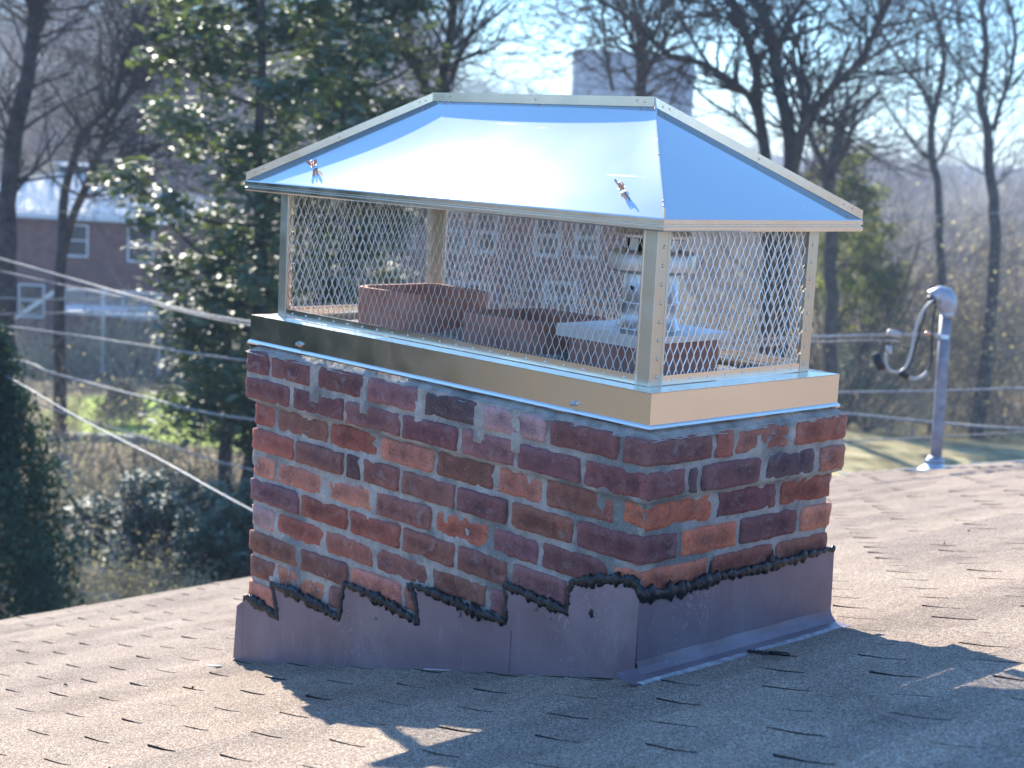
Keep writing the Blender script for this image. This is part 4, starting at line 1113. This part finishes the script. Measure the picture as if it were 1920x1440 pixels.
# left
traced_tree('bare_tree', 'thick dark leaning trunk at the far left edge in front of the brick house', [
    [(8, 620, 40), (12, 530, 36), (17, 451, 34), (21, 312, 32), (38, 208, 30), (55, 121, 26), (66, 35, 25), (75, -5, 26)],
    [(70, 10, 14), (92, -20, 12), (110, -60, 10)], [(24, 290, 8), (-10, 240, 7), (-40, 200, 6)], [(66, 35, 12), (52, -10, 10), (45, -50, 8)]], 30, 9, sub=2, twl=1.5)
traced_tree('bare_tree', 'pair of slanting stems from one base in front of the brick house at left', [
    [(112, 640, 22), (113, 560, 21), (115, 500, 21), (118, 382, 17), (139, 295, 14), (156, 250, 14), (208, 194, 12), (229, 132, 12), (246, 87, 11), (274, 21, 9), (290, -20, 8)],
    [(116, 480, 16), (139, 399, 16), (167, 340, 16), (187, 278, 12), (215, 215, 12), (250, 156, 11), (267, 100, 10), (295, 76, 9), (347, 21, 8), (370, -20, 6)],
    [(167, 340, 13), (208, 323, 12), (253, 305, 11), (295, 274, 9), (330, 250, 6)],
    [(232, 130, 6), (222, 90, 5), (218, 30, 4), (180, 50, 3)], [(272, 95, 6), (280, 50, 5), (310, 0, 4)]], 34, 10, sub=3, twl=1.3)

# magnolias
def magnolia(px, D_, seed, label, rx, ztop, zbot, nclump, mt='magnolia', ls=.21, per=42, name='magnolia_tree', group='magnolias left of the cap', wpx=None, lean=0.0, shape=None):
    rg = np.random.default_rng(seed); rng_ = random.Random(seed); g0 = gp(px, D_)
    root = thing(name, label, 'tree', g0, group); H = ztop-g0.z
    tr = [Vector((lean*q/10, 0, H*q/10)) + Vector((noise.noise(Vector((q*.6, seed, 0)))*.15, noise.noise(Vector((seed, q*.6, 0)))*.15, 0)) for q in range(11)]
    tubes([(tr, [.14*(1-.085*q) for q in range(11)])], 'trunk', M['bark'], root, (12, 10, 8, 6))
    br = []; C = []; nl = max(6, nclump//8)
    for q in range(nl):
        f_ = (q+rg.uniform(0, 1))/nl; z = (zbot-g0.z)+(ztop-zbot)*f_
        w_ = rx*(shape(f_) if shape else (math.sin(math.pi*min(1, (f_*.75+.22)))**.8))*rg.uniform(.7, 1.12)
        an = q*2.4+rg.uniform(-.4, .4)
        ti = min(9.99, max(0.3, (z-.35*w_)/H*10)); a_ = tr[int(ti)].lerp(tr[min(10, int(ti)+1)], ti-int(ti))
        e_ = Vector((a_.x+math.cos(an)*w_, a_.y+math.sin(an)*w_, z+rng_.uniform(-.1, .3)))
        md = a_.lerp(e_, .5)+Vector((0, 0, -.12*w_)); lp = spl([a_, md, e_], 4); br.append((lp, [.035*(1-.5*f_)*(1-k/len(lp)*.85)+.004 for k in range(len(lp))]))
        for k in range(8):
            t_ = 1-(rg.uniform(0, 1)**1.5)*.72; c_ = lp[min(len(lp)-1, int(t_*(len(lp)-1)))]+Vector((rg.normal(), rg.normal(), rg.normal()*.5))*.17*(1.3-t_*.4)
            s_ = rg.uniform(.10, .24); C.append(np.array(c_)+rg.normal(size=(per, 3))*np.array([s_, s_, s_*.7]))
    tubes(br, 'limbs', M['bark'], root, (6, 5, 4, 4))
    V_, F_ = leaves(np.vstack(C), ls, rg, 1.1, .3, .46); npmesh('crown', V_, F_, M[mt], root)
    return root
magnolia(482, 22, 31, 'tall glossy leaved magnolia with a visible grey trunk directly left of the cap', 1.8, 4.3, -3.4, 380,
         shape=lambda f: .35+.65*math.sin(math.pi*min(1, f*.80+.15)))
magnolia(648, 26, 32, 'darker denser magnolia behind the left hip of the cap', 1.5, 4.6, -2.8, 320)
magnolia(430, 25, 33, 'lower magnolia filling in between the brick house and the cap', 1.05, -.9, -4.2, 120, ls=.16)
# cypress at left edge
def conifer(px, D_, ztop, rad_, seed, label, n_=30000, ls=.09, mt='cypress', name='evergreen_tree', group=None, zb=None, cat='tree'):
    rg = np.random.default_rng(seed); g0 = gp(px, D_); root = thing(name, label, cat, g0, group); H = ztop-g0.z
    tubes([([Vector((0, 0, -.2)), Vector((0, 0, H*.5)), Vector((0, 0, H*.95))], [rad_*.10, rad_*.07, .02])], 'trunk', M['bark'], root)
    f_ = rg.uniform(0, 1, n_)**1.15; an = rg.uniform(0, 6.283, n_)
    lob = 1+.22*np.sin(an*5+f_*9+seed)+.16*np.sin(an*9-f_*23)+.1*rg.normal(size=n_)
    r_ = rad_*(1-f_)**.62*lob*rg.uniform(.55, 1.0, n_)**.5
    C = np.stack([r_*np.cos(an), r_*np.sin(an), .25+f_*(H-.25)+.12*rg.normal(size=n_)], 1)
    V_, F_ = leaves(C, ls, rg, -.1, .1, .35); npmesh('crown', V_, F_, M[mt], root); return root
conifer(-62, 14, -.95, 1.0, 41, 'dark conical evergreen cut off by the left edge of the view', 42000, .085)
conifer(232, 42, -6.35, .62, 42, 'small brown clipped cone shrub standing on the bright lawn', 5000, .10, 'twig_brush2', 'cone_shrub', None, cat='shrub')
def bush(px, D_, rx, rz_h, seed, label, mt, n_=16000, ls=.09, name='evergreen_bush', group=None, lift=0, rx2=None):
    rg = np.random.default_rng(seed); rng_ = random.Random(seed); g0 = gp(px, D_); root = thing(name, label, 'bush', g0, group)
    br = []
    for q in range(14):
        d_ = Vector((rng_.uniform(-1, 1), rng_.uniform(-1, 1), rng_.uniform(.5, 1.4))).normalized(); grow(rng_, Vector((0, 0, 0)), d_, rz_h*.8, .035, 0, 1, br, .05)
    tubes(br, 'stems', M['bark'], root, (6, 5, 4, 3))
    k = 60; cz = rg.uniform(0, 1, k); ca = rg.uniform(0, 6.283, k); cr = np.sqrt(rg.uniform(0, 1, k))
    cc = np.stack([rx*.8*cr*np.cos(ca), rx*.8*cr*np.sin(ca), lift+rz_h*(.25+.6*cz*np.sqrt(1-.75*cr**2))], 1)
    id_ = rg.integers(0, k, n_); dr = rg.normal(size=(n_, 3)); dr /= np.linalg.norm(dr, axis=1, keepdims=True)
    C = cc[id_]+dr*(rg.uniform(.5, 1.05, (n_, 1)))*np.array([.24, .24, .2])*rx*.9
    C[:, 2] = np.maximum(C[:, 2], .04)
    V_, F_ = leaves(C, ls, rg, .9, .3, .5); npmesh('crown', V_, F_, M[mt], root); return root
for x, y, h_, lb in ((-11.4, -6.2, 1.6, 'large dark evergreen out of view, added for the cap skirt to reflect, nearest the roof'), (-13.6, -9.3, 2.4, 'large dark evergreen out of view, added for the cap skirt to reflect, farther from the roof'), (-15.5, -5.6, 2.8, 'tallest dark evergreen out of view, added for the cap skirt to reflect')):  # unseen trees, added so the left of the cap skirt mirrors something dark
    rg_ = conifer(0, 14, h_, 2.0, int(abs(x)*10), lb, 26000, .16); rg_.location = (x, y, float(gz(x, y)))
bush(300, 20, 1.25, 1.75, 51, 'wide dark glossy laurel bush below the brush at left', 'laurel', 20000, .085)
bush(455, 18.5, .8, 1.9, 54, 'dark laurel bush half hidden by the left edge of the chimney', 'laurel', 12000, .085)
bush(1600, 56, 1.9, 8.6, 52, 'yellow green leafy young tree beside the Y shaped trunk', 'yellowgreen', 9000, .19, 'leafy_tree', None, 1.4)
bush(1545, 52, 1.6, 9.0, 53, 'taller yellow green tree partly behind the cap right hip', 'yellowgreen', 7000, .19, 'leafy_tree', None, 2.2)
bush(1640, 55, 1.7, 4.2, 55, 'small grey green bush at the foot of the yellow green tree', 'laurel', 7000, .10, 'evergreen_bush', None, .3)

# twiggy shrubs
def shrub_mesh(seed, h, n_stem=26, lev=2, leafn=900, ls=.07, mt='twig_brush'):
    rng_ = random.Random(seed); out = []; rg = np.random.default_rng(seed)
    for q in range(n_stem):
        a_ = rng_.uniform(0, 6.28); r_ = rng_.uniform(0, .35)*h; d_ = Vector((math.cos(a_)*rng_.uniform(.1, .9), math.sin(a_)*rng_.uniform(.1, .9), rng_.uniform(.7, 1.3))).normalized()
        grow(rng_, Vector((math.cos(a_)*r_, math.sin(a_)*r_, -.05)), d_, h*rng_.uniform(.45, .8), .016, 0, lev, out, -.02, (20, 60), (2, 4), 4, (.5, .8), .25)
    mb = MB()
    for pts_, R_ in out: mb.tube(pts_, [max(q, .005) for q in R_], 3, False)
    me_ = bpy.data.meshes.new('stems'); me_.from_pydata(mb.v, [], mb.f); me_.materials.append(M[mt])
    ends = np.array([p[-1] for p, _ in out]+[p[len(p)//2] for p, _ in out]); id_ = rg.integers(0, len(ends), leafn)
    V_, F_ = leaves(ends[id_]+rg.normal(size=(leafn, 3))*.08*h, ls, rg, .2, .4, .6)
    lo = npmesh('leaf_cover', V_, F_, M['dryleaf']); ml = lo.data; bpy.data.objects.remove(lo)
    return me_, ml
SHR = [shrub_mesh(61, 2.0), shrub_mesh(62, 2.6, 30, 2, 600, .08, 'twig_brush2'), shrub_mesh(63, 1.5, 30, 2, 1500, .07), shrub_mesh(64, 3.4, 24, 3, 1400, .08, 'twig_brush2')]
def shrub(px, D_, vi, sc, rot, label, group='bare twiggy shrubs below the woods'):
    g0 = gp(px, D_); root = thing('twiggy_shrub', label, 'shrub', g0, group); root.rotation_euler = (0, 0, rot); root.scale = (sc, sc, sc)
    o = bpy.data.objects.new('stems', SHR[vi][0]); COL.objects.link(o); o.parent = root
    o = bpy.data.objects.new('leaf_cover', SHR[vi][1]); COL.objects.link(o); o.parent = root; o['kind'] = 'stuff'
    return root
shrub(215, 25, 0, 1.0, .3, 'tan twiggy shrub between the lawn and the dark laurel bush, left one')
shrub(330, 24, 1, .85, 1.3, 'tan twiggy shrub between the lawn and the dark laurel bush, middle one')
shrub(430, 26, 0, 1.1, 2.3, 'tan twiggy shrub close to the left edge of the chimney bricks')
shrub(130, 21, 2, 1.0, .9, 'pale leafy scrub right beside the dark conical evergreen')
shrub(200, 17.5, 2, .75, 2.2, 'low pale scrub in front of the laurel bush, near the roof edge')
shrub(330, 17, 2, .55, 3.1, 'lowest pale scrub just over the sunlit roof edge at left')
shrub(110, 30, 1, 1.0, 4.4, 'twiggy shrub with orange leaves under the brick house at left')
shrub(1640, 58, 3, 1.7, 0.4, 'tangled shrub behind the drip loops of the service mast')
shrub(1720, 64, 3, 1.9, 1.4, 'tall tangled shrub behind the weatherhead')
shrub(1800, 60, 3, 1.75, 2.4, 'tangled tan shrub directly right of the service mast')
shrub(1880, 63, 3, 1.9, 3.4, 'tall tan shrub under the two stemmed tree at the right edge')
shrub(1950, 60, 3, 1.8, 4.4, 'tan shrub cut by the right edge of the view')
shrub(1690, 55, 0, 1.2, 5.0, 'low dry shrub above the grassy bank left of the mast pole')
shrub(1870, 56, 1, 1.1, 5.6, 'low dark shrub above the grassy bank at far right')
shrub(1600, 60, 1, 2.0, 2.0, 'twiggy shrub showing past the right corner of the brick chimney')

# bank of brush and leaf litter further back: nobody could count it
rg = np.random.default_rng(77); rng = random.Random(77)
def merge_copies(meshes, places, name, mt, minz=None):
    VV = []; FF = []; n0 = 0
    base_ = []
    for me_ in meshes:
        co = np.empty(len(me_.vertices)*3, np.float32); me_.vertices.foreach_get('co', co)
        lf = np.empty(len(me_.loops), np.int32); me_.loops.foreach_get('vertex_index', lf)
        base_.append((co.reshape(-1, 3), lf.reshape(-1, len(me_.polygons[0].vertices))))
    for (x, y, z, s_, a_, v_, sz_) in places:
        co, fc = base_[v_]; c_, s2 = math.cos(a_), math.sin(a_)
        P_ = np.stack([(co[:, 0]*c_-co[:, 1]*s2)*s_+x, (co[:, 0]*s2+co[:, 1]*c_)*s_+y, co[:, 2]*s_*sz_+z], 1)
        VV.append(P_); FF.append(fc+n0); n0 += len(co)
    return npmesh(name, np.vstack(VV), np.vstack(FF), mt)
pl = []
for q in range(90):
    D_ = rg.uniform(44, 84); px = rg.uniform(-100, 2020)
    if px < 480 and D_ < 62: D_ = rg.uniform(66, 84)
    if px > 1350 and D_ < 62: D_ = rg.uniform(62, 84)
    p = gp(px, D_); pl.append((p.x, p.y, p.z, rg.uniform(.8, 1.6), rg.uniform(0, 6.28), int(rg.integers(0, 3)), 1.0))
o = merge_copies([s_[0] for s_ in SHR[:3]], pl, 'brush_thicket', M['twig_brush']); tag(o, 'tangled grey brown brush covering the slope in front of the woods', 'brush', kind='stuff')
o = merge_copies([s_[1] for s_ in SHR[:3]], pl, 'brush_leaves', M['dryleaf']); tag(o, 'dry tan leaves hanging in the brush below the woods', 'leaves', kind='stuff')
# woods
def wood_tree(seed, H, lev, kids=(3, 4)):
    rng_ = random.Random(seed); out = []
    grow(rng_, Vector((0, 0, -.5)), Vector((rng_.uniform(-.08, .08), rng_.uniform(-.08, .08), 1)), H*.62, H*.011, 0, lev, out, .10, (18, 48), kids, 6, (.50, .72), .10)
    # more branching near the top
    pts_, R_ = out[0]
    for q in range(8):
        p = pts_[rng_.randint(3, len(pts_)-1)]; d_ = Vector((rng_.uniform(-1, 1), rng_.uniform(-1, 1), rng_.uniform(.3, 1.3))).normalized()
        grow(rng_, p, d_, H*rng_.uniform(.22, .42), H*.004, 1, lev, out, .06, (18, 50), kids, 4, (.5, .75), .14)
    mb = MB()
    for pts_, R_ in out: mb.tube(pts_, [max(q, .011) for q in R_], 3, False)
    me_ = bpy.data.meshes.new('wt'); me_.from_pydata(mb.v, [], mb.f); return me_
WT = [wood_tree(80+q, 15, 4) for q in range(4)]
pl = []
for q in range(230):
    px = rg.uniform(-250, 2170); left = px < 800
    D_ = rg.uniform(88, 200) if left else rg.uniform(100, 240)
    p = gp(px, D_); H_ = rg.uniform(.75, 1.15) if left else rg.uniform(.42, .72)
    if px > 1250: H_ *= .8
    pl.append((p.x, p.y, p.z, H_, rg.uniform(0, 6.28), int(rg.integers(0, 4)), 1.0))
for q in range(75):
    px = rg.uniform(-200, 2120); left = px < 780
    D_ = rg.uniform(80, 104) if left else rg.uniform(60, 105)
    p = gp(px, D_); pl.append((p.x, p.y, p.z, rg.uniform(.75, 1.15) if left else rg.uniform(.38, .62), rg.uniform(0, 6.28), int(rg.integers(0, 4)), 1.0))
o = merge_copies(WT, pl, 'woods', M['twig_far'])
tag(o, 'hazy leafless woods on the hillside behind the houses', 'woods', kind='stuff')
pl = []
for q in range(90):      # the same woods go on round the rest of the neighbourhood
    a_ = YAW+math.radians(rg.uniform(30, 330)); D_ = rg.uniform(24, 110); x, y = CAM[0]+D_*math.cos(a_), CAM[1]+D_*math.sin(a_)
    pl.append((x, y, float(gz(x, y)), rg.uniform(.5, .9), rg.uniform(0, 6.28), int(rg.integers(0, 4)), 1.0))
o = merge_copies(WT, pl, 'side_woods', M['bark']); tag(o, 'leafless woods continuing round the garden outside the view', 'woods', kind='stuff')

# ------------------------------------------------------------------ buildings
M['roof_cream'] = noisy('pale_shingles', (.74,.68,.58), (.86,.81,.72), 3, .9)
M['wall_brick'] = noisy('wall_brick_far', (.19,.085,.065), (.27,.13,.10), 2.5, .9)
M['glass'] = mat('window_glass', (.03,.04,.05), .08, 0, .8)
M['white'] = mat('white_paint', (.72,.72,.70), .5)
M['concrete'] = noisy('tower_concrete', (.07,.085,.11), (.11,.125,.15), .2, .9)
def facing():      # local frame: x right along the view, y away, z up
    return Matrix(((RH[0], FH[0], 0), (RH[1], FH[1], 0), (0, 0, 1))).to_4x4()
def bld(name, label, origin, rot=0):
    o = thing(name, label, 'house' if 'tower' not in name else 'building', origin); o.matrix_world = Matrix.Translation(origin) @ facing() @ Matrix.Rotation(rot, 4, 'Z'); return o
def window(par, x, z, w_, h_, y=0):
    mb = MB()
    for lo, hi in (((x-w_/2-.08, y-.05, z-.08), (x-w_/2, y+.02, z+h_+.08)), ((x+w_/2, y-.05, z-.08), (x+w_/2+.08, y+.02, z+h_+.08)), ((x-w_/2, y-.05, z+h_), (x+w_/2, y+.02, z+h_+.08)), ((x-w_/2, y-.07, z-.10), (x+w_/2, y+.02, z)), ((x-w_/2, y-.04, z+h_*.48), (x+w_/2, y+.02, z+h_*.53))): mb.box(lo, hi)
    f_ = mb.build('window', M['white'], par); mb = MB(); mb.box((x-w_/2, y-.015, z), (x+w_/2, y+.02, z+h_)); mb.build('pane', M['glass'], f_)
def brick_house(name, label, pxc, D_, W_, dep_, eave_py, ridge_py, wins, rot=0, roofm='roof_cream', vents=(), wm='wall_brick'):
    e_ = at(pxc, eave_py, D_); r_ = at(pxc, ridge_py, D_+dep_/2); g_ = float(gz(e_.x, e_.y))-1.0
    o = bld(name, label, Vector((e_.x, e_.y, g_)), rot); he = e_.z-g_; hr = max(he+.8, r_.z-g_)
    mb = MB(); mb.box((-W_/2, 0, 0), (W_/2, dep_, he)); mb.build('wall', M[wm], o)
    ov = .45; mb = MB(); a_ = dep_/2
    V = [Vector(v) for v in ((-W_/2-ov, -ov, he), (W_/2+ov, -ov, he), (W_/2+ov, dep_+ov, he), (-W_/2-ov, dep_+ov, he), (-W_/2+a_, dep_/2, hr), (W_/2-a_, dep_/2, hr))]
    V2 = [v-Vector((0, 0, .16)) for v in V[:4]]
    mb.add(V+V2, [(0, 1, 5, 4), (1, 2, 5), (2, 3, 4, 5), (3, 0, 4), (9, 8, 7, 6), (0, 6, 7, 1), (1, 7, 8, 2), (2, 8, 9, 3), (3, 9, 6, 0)]); rf = mb.build('roof', M[roofm], o)
    mb = MB(); mb.box((-W_/2-ov-.03, -ov-.03, he-.22), (W_/2+ov+.03, -ov-.005, he-.02)); mb.build('gutter', M['white'], o)
    for (x, f_, w_, h_, kind) in vents:
        y = (dep_/2)*f_-ov*(1-f_); z = he+(hr-he)*(y+ov)/(dep_/2+ov); mb = MB()
        if kind: mb.box((x-w_/2, y-w_/2, z-.05), (x+w_/2, y+w_/2, z+h_)); mb.build('roof_vent', M['black_plastic'], rf)
        else: mb.tube([(x, y, z-.1), (x, y, z+h_)], w_/2, 8); mb.build('vent_stack', M['black_plastic'], rf)
    for (x, z, w_, h_) in wins: window(o, x, he-z, w_, h_)
    return o
k70 = 70/FPX
hl = brick_house('brick_house', 'two storey brown brick house with a pale hipped roof at upper left', 60, 70, 12.4, 15.0, 398, 300,
            [((145-60)*k70, 1.75, .85, 1.25), ((265-60)*k70, 1.85, 1.0, 1.35), ((-10-60)*k70, 1.75, .9, 1.3), ((268-60)*k70, 4.4, 1.5, 1.1), ((60-60)*k70, 4.5, 1.0, 1.3)],
            vents=((-.2, .80, .45, .28, 1), (.45, .82, .45, .28, 1), (1.1, .76, .45, .28, 1), (-.15, .5, .10, .55, 0), (.95, .5, .10, .6, 0)))
# porch in front of the left house
e_ = at(190, 592, 64); pg = gp(190, 64)
po = bld('porch', 'white back porch deck with posts and railing before the brick house at left', pg); po['category'] = 'porch'
hh = e_.z-pg.z
mb = MB(); mb.box((-1.9, 0, hh), (2.4, 2.4, hh+.14)); mb.build('deck', M['white'], po)
for x in (-1.75, .05, 2.3):
    mb = MB(); mb.box((x-.06, .02, -.4), (x+.06, .14, hh+1.0)); mb.build('post', M['white'], po)
mb = MB(); mb.box((-1.9, .05, hh+.95), (2.4, .12, hh+1.02)); mb.build('top_rail', M['white'], po)
for q in range(28):
    x = -1.6+q*.138; mb = MB(); mb.box((x, .06, hh+.145), (x+.035, .10, hh+.945)); mb.build('baluster', M['white'], po)
mb = MB(); mb.prism([Vector((-1.9, .02, hh+.95)), Vector((-1.9, .02, hh+.75)), Vector((-4.3, .02, hh-1.0)), Vector((-4.3, .02, hh-.8))], (0, .08, 0)); mb.build('stair_rail', M['white'], po)
brick_house('brick_house', 'long brown brick house seen through the cap mesh in the centre', 960, 66, 13.5, 8.0, 372, 300,
            [((850-960)*66/FPX, 2.2, .8, 1.5), ((913-960)*66/FPX, 2.2, .8, 1.5), ((1030-960)*66/FPX, 2.2, .9, 1.5), ((1105-960)*66/FPX, 2.2, .8, 1.5), ((760-960)*66/FPX, 2.2, .8, 1.5), ((880-960)*66/FPX, 4.6, 1.9, 1.0), ((1060-960)*66/FPX, 4.6, 1.2, 1.2)], roofm='roof_cream')
M['coping'] = noisy('coping_stone', (.28,.27,.25), (.40,.38,.35), 3, .9)
# bench-like low wall by the lawn
g0 = gp(160, 37.5); o = bld('low_wall', 'short pale stone edging along the near side of the bright lawn', g0); o['category'] = 'wall'
mb = MB(); mb.box((-.9, 0, -.1), (1.5, .25, .16)); mb.build('coping', M['coping'], o)
# distant tower block
tp_ = at(1192, 97, 310); tb = gp(1192, 310); tw_ = 227*310/FPX
tow = bld('tower_block', 'distant grey flat topped apartment tower behind the bare trees', Vector((tp_.x, tp_.y, tb.z-2)))
hh = tp_.z-tb.z+2; mb = MB(); mb.box((-tw_/2, 0, 0), (tw_/2, 16, hh)); mb.build('wall', M['concrete'], tow)
M['towerglass'] = mat('tower_glass', (.16,.19,.23), .3, 0, .5)
nf = 6
for f_ in range(nf):
    for c_ in range(8):
        x = -tw_/2+1.0+c_*(tw_-2)/8; z = hh-2.6-f_*3.0
        if z < 1: continue
        mb = MB(); mb.box((x, -.05, z), (x+1.6, .02, z+1.3)); mb.build('window', M['towerglass'], tow)

# ------------------------------------------------------------------ air
hz = mat('air', (1, 1, 1)); t_ = hz.node_tree; t_.nodes.clear()
ou = t_.nodes.new('ShaderNodeOutputMaterial'); pv = t_.nodes.new('ShaderNodeVolumePrincipled')
pv.inputs['Color'].default_value = (.62, .78, 1.0, 1); pv.inputs['Density'].default_value = .0012; pv.inputs['Anisotropy'].default_value = .0
t_.links.new(pv.outputs[0], ou.inputs['Volume'])
HZ = True
if HZ:
    mb = MB(); mb.box((-700, -700, -12.5), (700, 700, 24)); o = mb.build('haze', hz); o['kind'] = 'stuff'; tag(o, 'thin pale winter haze between the roof and the woods', 'haze')
